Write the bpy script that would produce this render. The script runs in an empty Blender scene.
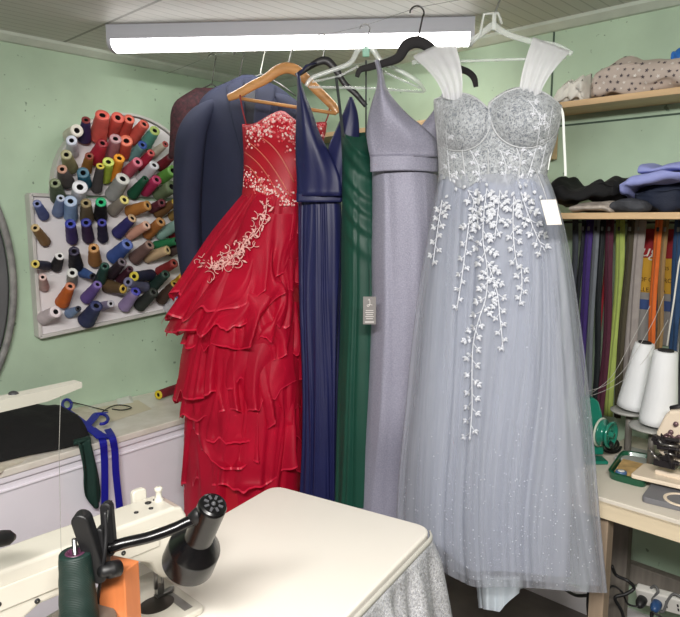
import bpy, bmesh, math, random
from mathutils import Vector, Matrix, noise
random.seed(7)
sc = bpy.context.scene
COL = sc.collection
PI = math.pi
# ------------------------------------------------------------------ camera
FPX, CX, CY, EYE = 640.0, 340.0, 308.5, 1.5
PITCH = math.atan(90 / 640)
YAW = math.radians(43.6)
FW = Vector((-math.sin(YAW), math.cos(YAW), 0))
RT = Vector((math.cos(YAW), math.sin(YAW), 0))
UP = Vector((0, 0, 1))
camd = bpy.data.cameras.new('camera')
camd.sensor_width = 36
camd.sensor_fit = 'HORIZONTAL'
camd.lens = 36 * FPX / 680
camd.clip_start = 0.05
cam = bpy.data.objects.new('camera', camd)
COL.objects.link(cam)
f3 = FW * math.cos(PITCH) - UP * math.sin(PITCH)
u3 = FW * math.sin(PITCH) + UP * math.cos(PITCH)
cam.matrix_world = Matrix(((RT.x, u3.x, -f3.x, 0), (RT.y, u3.y, -f3.y, 0), (RT.z, u3.z, -f3.z, EYE), (0, 0, 0, 1)))
sc.camera = cam

# survey helpers: sight line of a photo point -> place in the room
def ray(px, py):
    x = (px - CX) / FPX; y = -(py - CY) / FPX
    return RT * x + f3 + u3 * y
def P(px, py, d):
    r = ray(px, py); t = d / r.dot(FW)
    return Vector((0, 0, EYE)) + r * t
def on(ax, px, py, v):
    r = ray(px, py); o = (0, 0, EYE)[ax]
    return Vector((0, 0, EYE)) + r * ((v - o) / r[ax])

# ------------------------------------------------------------------ materials
def lin(c):
    out = []
    for v in c[:3]:
        v = v / 255.0
        out.append(v / 12.92 if v <= 0.04045 else ((v + 0.055) / 1.055) ** 2.4)
    return (out[0], out[1], out[2], 1)
MATS = {}
def mat(name, col, rough=0.6, metal=0.0, spec=0.5, var=0.0, vscale=8.0, bump=0.0, bscale=60.0, btype='noise', sheen=0.0,
        alpha=1.0, trans=0.0, coat=0.0, emis=0.0, col2=None, stretch=(1, 1, 1), transl=0.0):
    if name in MATS: return MATS[name]
    m = bpy.data.materials.new(name); m.use_nodes = True
    nt = m.node_tree; N = nt.nodes; L = nt.links
    b = N['Principled BSDF']; out = N['Material Output']
    c = lin(col)
    b.inputs['Base Color'].default_value = c
    b.inputs['Roughness'].default_value = rough
    b.inputs['Metallic'].default_value = metal
    b.inputs['Specular IOR Level'].default_value = spec
    b.inputs['Sheen Weight'].default_value = sheen * .45; b.inputs['Sheen Tint'].default_value = c
    b.inputs['Coat Weight'].default_value = coat
    b.inputs['Transmission Weight'].default_value = trans
    if emis:
        b.inputs['Emission Color'].default_value = c
        b.inputs['Emission Strength'].default_value = emis
    tc = N.new('ShaderNodeTexCoord'); mp = N.new('ShaderNodeMapping')
    mp.inputs['Scale'].default_value = stretch
    L.new(tc.outputs['Object'], mp.inputs['Vector'])
    if var or col2:
        n = N.new('ShaderNodeTexNoise'); n.inputs['Scale'].default_value = vscale; n.inputs['Detail'].default_value = 5
        L.new(mp.outputs[0], n.inputs['Vector'])
        cr = N.new('ShaderNodeValToRGB')
        cr.color_ramp.elements[0].position = 0.35; cr.color_ramp.elements[1].position = 0.68
        if col2: a, z = c, lin(col2)
        else:
            a = tuple(max(0, v * (1 - var)) for v in c[:3]) + (1,); z = tuple(min(1, v * (1 + var)) for v in c[:3]) + (1,)
        cr.color_ramp.elements[0].color = a; cr.color_ramp.elements[1].color = z
        L.new(n.outputs['Fac'], cr.inputs['Fac']); L.new(cr.outputs['Color'], b.inputs['Base Color'])
    if bump:
        if btype == 'noise':
            t = N.new('ShaderNodeTexNoise'); t.inputs['Scale'].default_value = bscale; t.inputs['Detail'].default_value = 3; o = t.outputs['Fac']
        elif btype == 'voronoi':
            t = N.new('ShaderNodeTexVoronoi'); t.inputs['Scale'].default_value = bscale; o = t.outputs['Distance']
        else:
            t = N.new('ShaderNodeTexWave'); t.bands_direction = btype; t.inputs['Scale'].default_value = bscale; t.inputs['Distortion'].default_value = 1.0; o = t.outputs['Fac']
        L.new(mp.outputs[0], t.inputs['Vector'])
        bm = N.new('ShaderNodeBump'); bm.inputs['Strength'].default_value = bump; bm.inputs['Distance'].default_value = 0.004
        L.new(o, bm.inputs['Height']); L.new(bm.outputs[0], b.inputs['Normal'])
    last = b.outputs[0]
    if transl:
        tr = N.new('ShaderNodeBsdfTranslucent'); tr.inputs['Color'].default_value = c
        mx = N.new('ShaderNodeMixShader'); mx.inputs[0].default_value = transl
        L.new(last, mx.inputs[1]); L.new(tr.outputs[0], mx.inputs[2]); last = mx.outputs[0]
    if alpha < 1:
        tp = N.new('ShaderNodeBsdfTransparent')
        mx = N.new('ShaderNodeMixShader'); mx.inputs[0].default_value = alpha
        L.new(tp.outputs[0], mx.inputs[1]); L.new(last, mx.inputs[2]); last = mx.outputs[0]
    L.new(last, out.inputs['Surface'])
    MATS[name] = m
    return m

# ------------------------------------------------------------------ mesh builder
class MB:
    def __init__(s): s.v = []; s.f = []; s.mi = []
    def add(s, vs, fs, mi=0):
        o = len(s.v); s.v += [Vector(q) for q in vs]
        for f in fs: s.f.append(tuple(i + o for i in f)); s.mi.append(mi)
        return s
    def box(s, c, size, ax=None, mi=0):
        c = Vector(c); a = ax or (Vector((1, 0, 0)), Vector((0, 1, 0)), Vector((0, 0, 1)))
        vs = [c + a[0] * (i * size[0] / 2) + a[1] * (j * size[1] / 2) + a[2] * (k * size[2] / 2) for i in (-1, 1) for j in (-1, 1) for k in (-1, 1)]
        return s.add(vs, [(0, 1, 3, 2), (4, 6, 7, 5), (0, 4, 5, 1), (2, 3, 7, 6), (0, 2, 6, 4), (1, 5, 7, 3)], mi)
    def loft(s, rings, closed=True, cap0=False, cap1=False, mi=0):
        n = len(rings[0]); vs = [p for r in rings for p in r]; fs = []
        for i in range(len(rings) - 1):
            for j in range(n if closed else n - 1):
                k = (j + 1) % n
                fs.append((i * n + j, i * n + k, (i + 1) * n + k, (i + 1) * n + j))
        if cap0: fs.append(tuple(range(n - 1, -1, -1)))
        if cap1: fs.append(tuple((len(rings) - 1) * n + j for j in range(n)))
        return s.add(vs, fs, mi)
    def tube(s, pts, r, n=8, cap=True, mi=0, flat=1.0, nrm=None):
        pts = [Vector(p) for p in pts]; rs = r if isinstance(r, (list, tuple)) else [r] * len(pts)
        t0 = (pts[1] - pts[0]).normalized()
        ref = Vector(nrm) if nrm else (UP if abs(t0.z) < .9 else RT)
        rings = []
        for i, p in enumerate(pts):
            t = (pts[min(i + 1, len(pts) - 1)] - pts[max(i - 1, 0)])
            t = t.normalized() if t.length > 1e-9 else t0
            a = ref - t * ref.dot(t)
            if a.length < 1e-4: a = t.orthogonal()
            a.normalize(); b = t.cross(a)
            if not nrm: ref = a
            rings.append([p + a * (rs[i] * flat * math.cos(2 * PI * k / n)) + b * (rs[i] * math.sin(2 * PI * k / n)) for k in range(n)])
        return s.loft(rings, True, cap, cap, mi)
    def lathe(s, o, ax, prof, n=24, cap0=False, cap1=False, mi=0):
        o = Vector(o); ax = Vector(ax).normalized(); a = ax.orthogonal().normalized(); b = ax.cross(a)
        return s.loft([[o + ax * h + (a * math.cos(2 * PI * k / n) + b * math.sin(2 * PI * k / n)) * r for k in range(n)] for r, h in prof], True, cap0, cap1, mi)
    def ball(s, c, r, n=10, sq=(1, 1, 1), mi=0):
        rings = []
        for i in range(1, n):
            ph = PI * i / n
            rings.append([Vector(c) + Vector((r * sq[0] * math.sin(ph) * math.cos(2 * PI * k / n), r * sq[1] * math.sin(ph) * math.sin(2 * PI * k / n), r * sq[2] * math.cos(ph))) for k in range(n)])
        return s.loft(rings, True, True, True, mi)
    def prism(s, poly, off, mi=0):
        off = Vector(off); n = len(poly); vs = [Vector(p) for p in poly] + [Vector(p) + off for p in poly]
        fs = [tuple(range(n - 1, -1, -1)), tuple(range(n, 2 * n))] + [(i, (i + 1) % n, n + (i + 1) % n, n + i) for i in range(n)]
        return s.add(vs, fs, mi)
    def strip(s, pts, wv, th=0.0015, mi=0):
        """ribbon along pts, wv = width vector(s), given thickness"""
        pts = [Vector(p) for p in pts]; rings = []
        for i, p in enumerate(pts):
            w = Vector(wv[i] if isinstance(wv, list) else wv)
            t = pts[min(i + 1, len(pts) - 1)] - pts[max(i - 1, 0)]
            nn = t.cross(w)
            nn = nn.normalized() * th if nn.length > 1e-9 else Vector((0, 0, th))
            rings.append([p - w / 2 - nn / 2, p + w / 2 - nn / 2, p + w / 2 + nn / 2, p - w / 2 + nn / 2])
        return s.loft(rings, True, True, True, mi)
    def build(s, name, m, parent=None, smooth=True, bevel=0.0, sub=0, solid=0.0, auto=None):
        me = bpy.data.meshes.new(name)
        if parent is not None: org = ORG[parent.name]
        else:
            xs = [p.x for p in s.v]; ys = [p.y for p in s.v]; zs = [p.z for p in s.v]
            org = Vector(((min(xs) + max(xs)) / 2, (min(ys) + max(ys)) / 2, min(zs)))
        me.from_pydata([tuple(p - org) for p in s.v], [], s.f)
        ms = m if isinstance(m, (list, tuple)) else [m]
        for q in ms: me.materials.append(q)
        for i, p in enumerate(me.polygons):
            p.material_index = s.mi[i]; p.use_smooth = smooth
        bm = bmesh.new(); bm.from_mesh(me); bmesh.ops.recalc_face_normals(bm, faces=bm.faces); bm.to_mesh(me); bm.free()
        if auto:
            try: me.set_sharp_from_angle(angle=math.radians(auto))
            except Exception: pass
        o = bpy.data.objects.new(name, me); COL.objects.link(o)
        if parent is not None: o.parent = parent
        else: o.location = org
        ORG[o.name] = org
        if bevel:
            q = o.modifiers.new('b', 'BEVEL'); q.width = bevel; q.segments = 3; q.limit_method = 'ANGLE'; q.angle_limit = math.radians(40)
        if solid:
            q = o.modifiers.new('s', 'SOLIDIFY'); q.thickness = solid; q.offset = 0
        if sub:
            q = o.modifiers.new('u', 'SUBSURF'); q.levels = sub; q.render_levels = sub
        return o
ORG = {}
def tag(o, label, cat, group=None, kind=None):
    o['label'] = label; o['category'] = cat
    if group: o['group'] = group
    if kind: o['kind'] = kind
    return o
def thing(name, label, cat, loc, group=None):
    o = bpy.data.objects.new(name, None); COL.objects.link(o); o.empty_display_size = .05
    o.location = Vector(loc); ORG[o.name] = Vector(loc)
    return tag(o, label, cat, group)
def struct(o): o['kind'] = 'structure'; return o
def lerp(a, b, t): return a + (b - a) * t
def smooth(t): t = max(0, min(1, t)); return t * t * (3 - 2 * t)
def spline(pts, n=8):
    pts = [Vector(p) for p in pts]; out = []
    for i in range(len(pts) - 1):
        p0, p1, p2, p3 = pts[max(i - 1, 0)], pts[i], pts[i + 1], pts[min(i + 2, len(pts) - 1)]
        for k in range(n):
            t = k / n
            out.append(.5 * ((2 * p1) + (p2 - p0) * t + (2 * p0 - 5 * p1 + 4 * p2 - p3) * t * t + (3 * p1 - p0 - 3 * p2 + p3) * t ** 3))
    out.append(pts[-1]); return out
def interp(rows, y):
    """Catmull-Rom in y over rows (y, ...)"""
    if y <= rows[0][0]: return rows[0][1:]
    if y >= rows[-1][0]: return rows[-1][1:]
    for i in range(len(rows) - 1):
        if rows[i][0] <= y <= rows[i + 1][0]:
            t = (y - rows[i][0]) / max(1e-6, rows[i + 1][0] - rows[i][0])
            a, b = rows[i], rows[i + 1]; p = rows[max(i - 1, 0)]; q = rows[min(i + 2, len(rows) - 1)]
            o = []
            for k in range(1, len(a)):
                h = b[0] - a[0]
                m0 = (b[k] - p[k]) / max(1e-6, b[0] - p[0]) * h; m1 = (q[k] - a[k]) / max(1e-6, q[0] - a[0]) * h
                o.append((2 * t ** 3 - 3 * t * t + 1) * a[k] + (t ** 3 - 2 * t * t + t) * m0 + (-2 * t ** 3 + 3 * t * t) * b[k] + (t ** 3 - t * t) * m1)
            return o

class Garment:
    """hanging cloth: closed rings round the body of the garment, measured width per height, with gathered folds"""
    def __init__(s, rows, d, top=None, bot=None, folds=((7, 1.0), (11, .6)), amp=.02, a0=0.0, xamp=.35, seed=1, g=None, y0=None, y1=None, pw=1.0, back=.4, warp=.35, sq=.8):
        s.rows = rows; s.d = d if callable(d) else (lambda x, d=d: d)
        s.y0 = y0 if y0 is not None else rows[0][0]; s.y1 = y1 if y1 is not None else rows[-1][0]
        s.top = top or (lambda u: s.y0); s.bot = bot or (lambda u: s.y1)
        s.back = back; s.sq = sq; s.warp = warp; s.seed = seed
        r = random.Random(seed); s.f = [(k, a, r.uniform(0, 6.28), r.uniform(-.9, .9)) for k, a in folds]
        s.amp = amp; s.a0 = a0; s.xamp = xamp; s.g = g; s.pw = pw
    def fold(s, th, t):
        c, q = math.cos(th), math.sin(th)
        n1 = noise.noise(Vector((c * 1.6 + s.seed, q * 1.6, t * .9))); n2 = noise.noise(Vector((c * 2.1, q * 2.1 + s.seed, t * .7 + 9)))
        th = th + s.warp * n1
        v = 0
        for k, a, ph, w in s.f:
            x = math.sin(k * th + ph + w * t)
            v += a * (.55 * x + .45 * (1 - 2 * abs(math.sin(.5 * (k * th + ph + w * t))) ** .8))
        return v * (.75 + 1.1 * n2)
    def pt(s, th, y, t, off=0.0):
        xl, xr, tk = interp(s.rows, y)
        c = (xl + xr) / 2; w = (xr - xl) / 2
        x = c + w * math.cos(th)
        A = (s.a0 + (s.amp - s.a0) * max(0, t) ** s.pw) * s.fold(th, t)
        ct, st = math.cos(th), math.sin(th)
        sx = s.d(x)
        x += A * s.xamp * ct * FPX / sx
        dep = sx - math.copysign(abs(st) ** s.sq, st) * tk * (1 if st > 0 else s.back) - A * (st if abs(st) > .3 else .3 * (1 if st >= 0 else -1)) - off * max(st, .35)
        if s.g and st > 0: dep -= s.g(x, y)
        return P(x, y, dep)
    def mesh(s, mb, N=128, M=60, hem=False, mi=0, hemmi=1, wave=0.0, half=False):
        rings = []
        for i in range(M + 1):
            t = i / M; ring = []
            for j in range(N):
                th = 2 * PI * j / N; u = math.cos(th)
                a, b = s.top(u) if math.sin(th) >= 0 else s.top_back(u), s.bot(u)
                y = a + (b - a) * t
                if wave: y += wave * t ** 2 * s.fold(th + .35, t)
                ring.append(s.pt(th, y, t))
            rings.append(ring)
        if hem:
            mb.loft(rings[:-1], mi=mi); mb.loft(rings[-2:], mi=hemmi)
        else: mb.loft(rings, mi=mi)
        return mb
    def top_back(s, u): return s.top(1.0) if s.tb is None else s.tb(u)
    tb = None
    def front(s, x, y, off=.004):
        xl, xr, tk = interp(s.rows, y); c = (xl + xr) / 2; w = (xr - xl) / 2
        u = max(-.98, min(.98, (x - c) / w)); th = math.acos(u)
        a, b = s.top(u), s.bot(u); t = (y - a) / max(1e-6, b - a)
        A = (s.a0 + (s.amp - s.a0) * max(0, t) ** s.pw) * s.fold(th, t)
        u2 = max(-.98, min(.98, (x - c - A * s.xamp * u * FPX / s.d(x)) / w))
        return s.pt(math.acos(u2), y, t, off)
# ------------------------------------------------------------------ room shell
XL, YB, ZC = -2.70, 2.30, 2.203
XR, YF = 1.7, -1.7
def wall_mat(name, base, groove=None):
    m = bpy.data.materials.new(name); m.use_nodes = True; nt = m.node_tree; N = nt.nodes; L = nt.links; b = N['Principled BSDF']
    b.inputs['Roughness'].default_value = .55; b.inputs['Specular IOR Level'].default_value = .3
    g = N.new('ShaderNodeNewGeometry')
    n1 = N.new('ShaderNodeTexNoise'); n1.inputs['Scale'].default_value = 3.0; n1.inputs['Detail'].default_value = 6
    n2 = N.new('ShaderNodeTexNoise'); n2.inputs['Scale'].default_value = 38.0; n2.inputs['Detail'].default_value = 2
    L.new(g.outputs['Position'], n1.inputs['Vector']); L.new(g.outputs['Position'], n2.inputs['Vector'])
    c = lin(base)
    r1 = N.new('ShaderNodeValToRGB'); r1.color_ramp.elements[0].color = tuple(v * .88 for v in c[:3]) + (1,); r1.color_ramp.elements[1].color = tuple(min(1, v * 1.08) for v in c[:3]) + (1,)
    r1.color_ramp.elements[0].position = .35; r1.color_ramp.elements[1].position = .65
    L.new(n1.outputs['Fac'], r1.inputs['Fac'])
    # small scuffs and pin marks
    r2 = N.new('ShaderNodeValToRGB'); r2.color_ramp.elements[0].position = .25; r2.color_ramp.elements[1].position = .29
    r2.color_ramp.elements[0].color = (.25, .3, .27, 1); r2.color_ramp.elements[1].color = (1, 1, 1, 1)
    L.new(n2.outputs['Fac'], r2.inputs['Fac'])
    mx = N.new('ShaderNodeMix'); mx.data_type = 'RGBA'; mx.blend_type = 'MULTIPLY'; mx.inputs[0].default_value = .7
    L.new(r1.outputs[0], mx.inputs[6]); L.new(r2.outputs[0], mx.inputs[7]); L.new(mx.outputs[2], b.inputs['Base Color'])
    bp = N.new('ShaderNodeBump'); bp.inputs['Strength'].default_value = .15; bp.inputs['Distance'].default_value = .006
    n3 = N.new('ShaderNodeTexNoise'); n3.inputs['Scale'].default_value = 14; n3.inputs['Detail'].default_value = 4
    L.new(g.outputs['Position'], n3.inputs['Vector']); L.new(n3.outputs['Fac'], bp.inputs['Height']); L.new(bp.outputs[0], b.inputs['Normal'])
    return m
GREEN = wall_mat('mint_wall_paint', (182, 205, 180))
FARW = wall_mat('unseen_wall_dark', (124, 116, 106))  # unseen walls, their dark tone made up to cut bounced fill light
def slab(name, c, size, m):
    return struct(MB().box(c, size).build(name, m, smooth=False))
slab('wall_left', (XL - .05, (YF + YB) / 2, ZC / 2), (.1, YB - YF + .2, ZC), GREEN)
slab('wall_back', ((XL + XR) / 2, YB + .05, ZC / 2), (XR - XL, .1, ZC), GREEN)
slab('wall_right', (XR + .05, (YF + YB) / 2, ZC / 2), (.1, YB - YF + .2, ZC), FARW)
slab('wall_front', ((XL + XR) / 2, YF - .05, ZC / 2), (XR - XL, .1, ZC), FARW)
FLOORM = mat('dark_floor', (96, 88, 84), .6, var=.3, vscale=5)
slab('floor', ((XL + XR) / 2, (YF + YB) / 2, -.05), (XR - XL + .2, YB - YF + .2, .1), FLOORM)
# ceiling: pale boards with fine beaded grooves running with the left wall, and wider seams
m = bpy.data.materials.new('ceiling_boards'); m.use_nodes = True; nt = m.node_tree; N = nt.nodes; L = nt.links; b = N['Principled BSDF']
b.inputs['Roughness'].default_value = .5
g = N.new('ShaderNodeNewGeometry'); sp = N.new('ShaderNodeSeparateXYZ'); L.new(g.outputs['Position'], sp.inputs[0])
def mth(op, a, bb=None):
    q = N.new('ShaderNodeMath'); q.operation = op
    if hasattr(a, 'default_value') or hasattr(a, 'links'): L.new(a, q.inputs[0])
    else: q.inputs[0].default_value = a
    if bb is not None:
        if hasattr(bb, 'links'): L.new(bb, q.inputs[1])
        else: q.inputs[1].default_value = bb
    return q.outputs[0]
fr = mth('FRACT', mth('MULTIPLY', sp.outputs['X'], 22.0)); gr = mth('LESS_THAN', fr, .12)
fr2 = mth('FRACT', mth('ADD', mth('MULTIPLY', sp.outputs['Y'], .82), .03)); se = mth('LESS_THAN', fr2, .010)
mxm = mth('MAXIMUM', mth('MULTIPLY', gr, .35), mth('MULTIPLY', se, .8))
n1 = N.new('ShaderNodeTexNoise'); n1.inputs['Scale'].default_value = 2.5; L.new(g.outputs['Position'], n1.inputs['Vector'])
cr = N.new('ShaderNodeValToRGB'); cr.color_ramp.elements[0].color = lin((204, 203, 198)); cr.color_ramp.elements[1].color = lin((224, 223, 219)); L.new(n1.outputs['Fac'], cr.inputs['Fac'])
mx = N.new('ShaderNodeMix'); mx.data_type = 'RGBA'; L.new(mxm, mx.inputs[0]); L.new(cr.outputs[0], mx.inputs[6]); mx.inputs[7].default_value = lin((120, 120, 112)); L.new(mx.outputs[2], b.inputs['Base Color'])
slab('ceiling', ((XL + XR) / 2, (YF + YB) / 2, ZC + .05), (XR - XL + .2, YB - YF + .2, .1), m)
TRIMM = mat('trim_paint', (196, 205, 192), .45, var=.06, vscale=12)
def cornice(name, a, b, inw):
    a = Vector(a); b = Vector(b); inw = Vector(inw)
    poly = [a, a + inw * .035, a + inw * .035 - UP * .012, a + inw * .012 - UP * .032, a - UP * .034]
    return struct(MB().prism(poly, b - a).build(name, TRIMM, smooth=False))
cornice('trim_1', (XL, YF, ZC), (XL, YB, ZC), (1, 0, 0))
cornice('trim_2', (XL, YB, ZC), (XR, YB, ZC), (0, -1, 0))
WHITEP = mat('white_paint', (226, 224, 226), .4, var=.04, vscale=6)
slab('baseboard_back', ((XL + XR) / 2, YB - .008, .045), (XR - XL, .016, .09), WHITEP)
# batten strip on the back wall under the upper shelf line, panel seams
SEAM = mat('seam_shadow_gap', (70, 88, 76), .8)
MB().box((-.2, YB - .001, 1.835), (3.2, .004, .006)).build('trim_3', SEAM, smooth=False)['kind'] = 'structure'
q = on(1, 553.5, 50, YB)
MB().box((q.x, YB - .001, 2.02), (.006, .004, .33)).build('trim_4', SEAM, smooth=False)['kind'] = 'structure'
# ------------------------------------------------------------------ ceiling lights
LENS = mat('glowing_diffuser', (255, 253, 248), .4, emis=12.5)
HOUSE = mat('light_housing', (176, 178, 186), .5)
def batten(a, b, wdir, label, em=LENS, zt=ZC, w=.105):
    a = Vector(a); b = Vector(b); wv = Vector(wdir).normalized(); ax = (b - a).normalized()
    root = thing('batten_light', label, 'ceiling light', ((a.x + b.x) / 2, (a.y + b.y) / 2, zt - .09))
    c = (a + b) / 2
    MB().box((c.x, c.y, zt - .026), ((b - a).length - .02, w * .98, .052), (ax, wv, UP)).build('housing', HOUSE, root, smooth=False, bevel=.004)
    prof = []
    for k in range(13):
        t = PI * k / 12
        prof.append((math.cos(t) * w * .47, -.053 - .034 * math.sin(t) ** .75))
    poly = [Vector((a.x, a.y, zt)) + wv * x + UP * z for x, z in prof]
    MB().prism([p + ax * .015 for p in poly], (b - a) - ax * .03).build('diffuser', em, root, smooth=False)
    for e, s in ((a, 1), (b, -1)):
        MB().prism([Vector((e.x, e.y, zt)) + wv * x * 1.06 + UP * (z * 1.02) for x, z in [(prof[0][0], -.001)] + prof + [(prof[-1][0], -.001)]], ax * .014 * s).build('end_cap', HOUSE, root, smooth=False)
    return root
fa, fb = Vector((-2.30, 1.172, 0)), Vector((-1.272, 2.02, 0))
nrm = Vector((-(fb - fa).y, (fb - fa).x, 0)).normalized()
batten(fa + nrm * .075, fb + nrm * .075, nrm, 'long lit white batten light on the ceiling above the hanging dresses')
def lamp(name, loc, target, size, power, col=(1, .97, .93)):
    d = bpy.data.lights.new(name, 'AREA'); d.shape = 'RECTANGLE'; d.size, d.size_y = size; d.energy = power; d.color = col
    o = bpy.data.objects.new(name, d); COL.objects.link(o); o.location = loc
    o.rotation_euler = (Vector(target) - Vector(loc)).to_track_quat('-Z', 'Y').to_euler(); return o
lamp('room_ceiling_lamp', (.15, -.35, 2.16), (-.5, .35, .3), (1.2, .22), 118)
# ------------------------------------------------------------------ thread rack on the left wall
BX = XL + .035            # face of the board
BOARDM = mat('rack_board_white', (236, 232, 234), .5, var=.04, vscale=4)
RIMM = mat('rack_rim', (206, 204, 200), .5, var=.06, vscale=9)
rack = thing('thread_rack', 'white wall rack, square below with a rounded top, full of thread cones', 'thread rack', (XL + .02, 1.45, 1.03))
def bp(y, z, x): return Vector((x, y, z))
yl, yr = 1.020, 1.86
zb = lambda y: 1.027 + (y - yl) * .085
zt = lambda y: 1.590 - (y - yl) * .02
poly = [bp(yl, zb(yl), XL + .002), bp(yr, zb(yr), XL + .002), bp(yr, zt(yr), XL + .002), bp(yl, zt(yl), XL + .002)]
MB().prism(poly, (BX - XL - .002, 0, 0)).build('lower_panel', BOARDM, rack, smooth=False, bevel=.002)
arc = [bp(1.46 + .345 * math.cos(PI * k / 24), 1.597 + .345 * math.sin(PI * k / 24), XL + .002) for k in range(25)]
MB().prism(arc, (BX - XL - .004, 0, 0)).build('arched_panel', BOARDM, rack, smooth=False, bevel=.002)
def rimbar(a, b, name):
    d = (b - a); L_ = d.length; d.normalize(); n = Vector((1, 0, 0)); w = d.cross(n)
    MB().box((a + b) / 2 + Vector((.026, 0, 0)), (L_ + .012, .014, .05), (d, w, n)).build(name, RIMM, rack, smooth=False, bevel=.002)
rimbar(poly[0] - Vector((0, 0, .005)), poly[1] - Vector((0, 0, .005)), 'bottom_rim')
rimbar(poly[0] - Vector((0, .005, 0)), poly[3] - Vector((0, .005, 0)), 'side_rim')
rimbar(poly[3] + Vector((0, 0, .004)), bp(1.11, zt(1.11) + .004, XL + .002), 'top_rim')
ra = [[bp(1.46 + r * math.cos(PI * k / 24), 1.60 + r * math.sin(PI * k / 24), x) for r, x in ((.346, XL + .002), (.346, BX + .012), (.356, BX + .012), (.356, XL + .002))] for k in range(25)]
MB().loft(ra, True, True, True).build('arched_rim', RIMM, rack, smooth=False)
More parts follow.
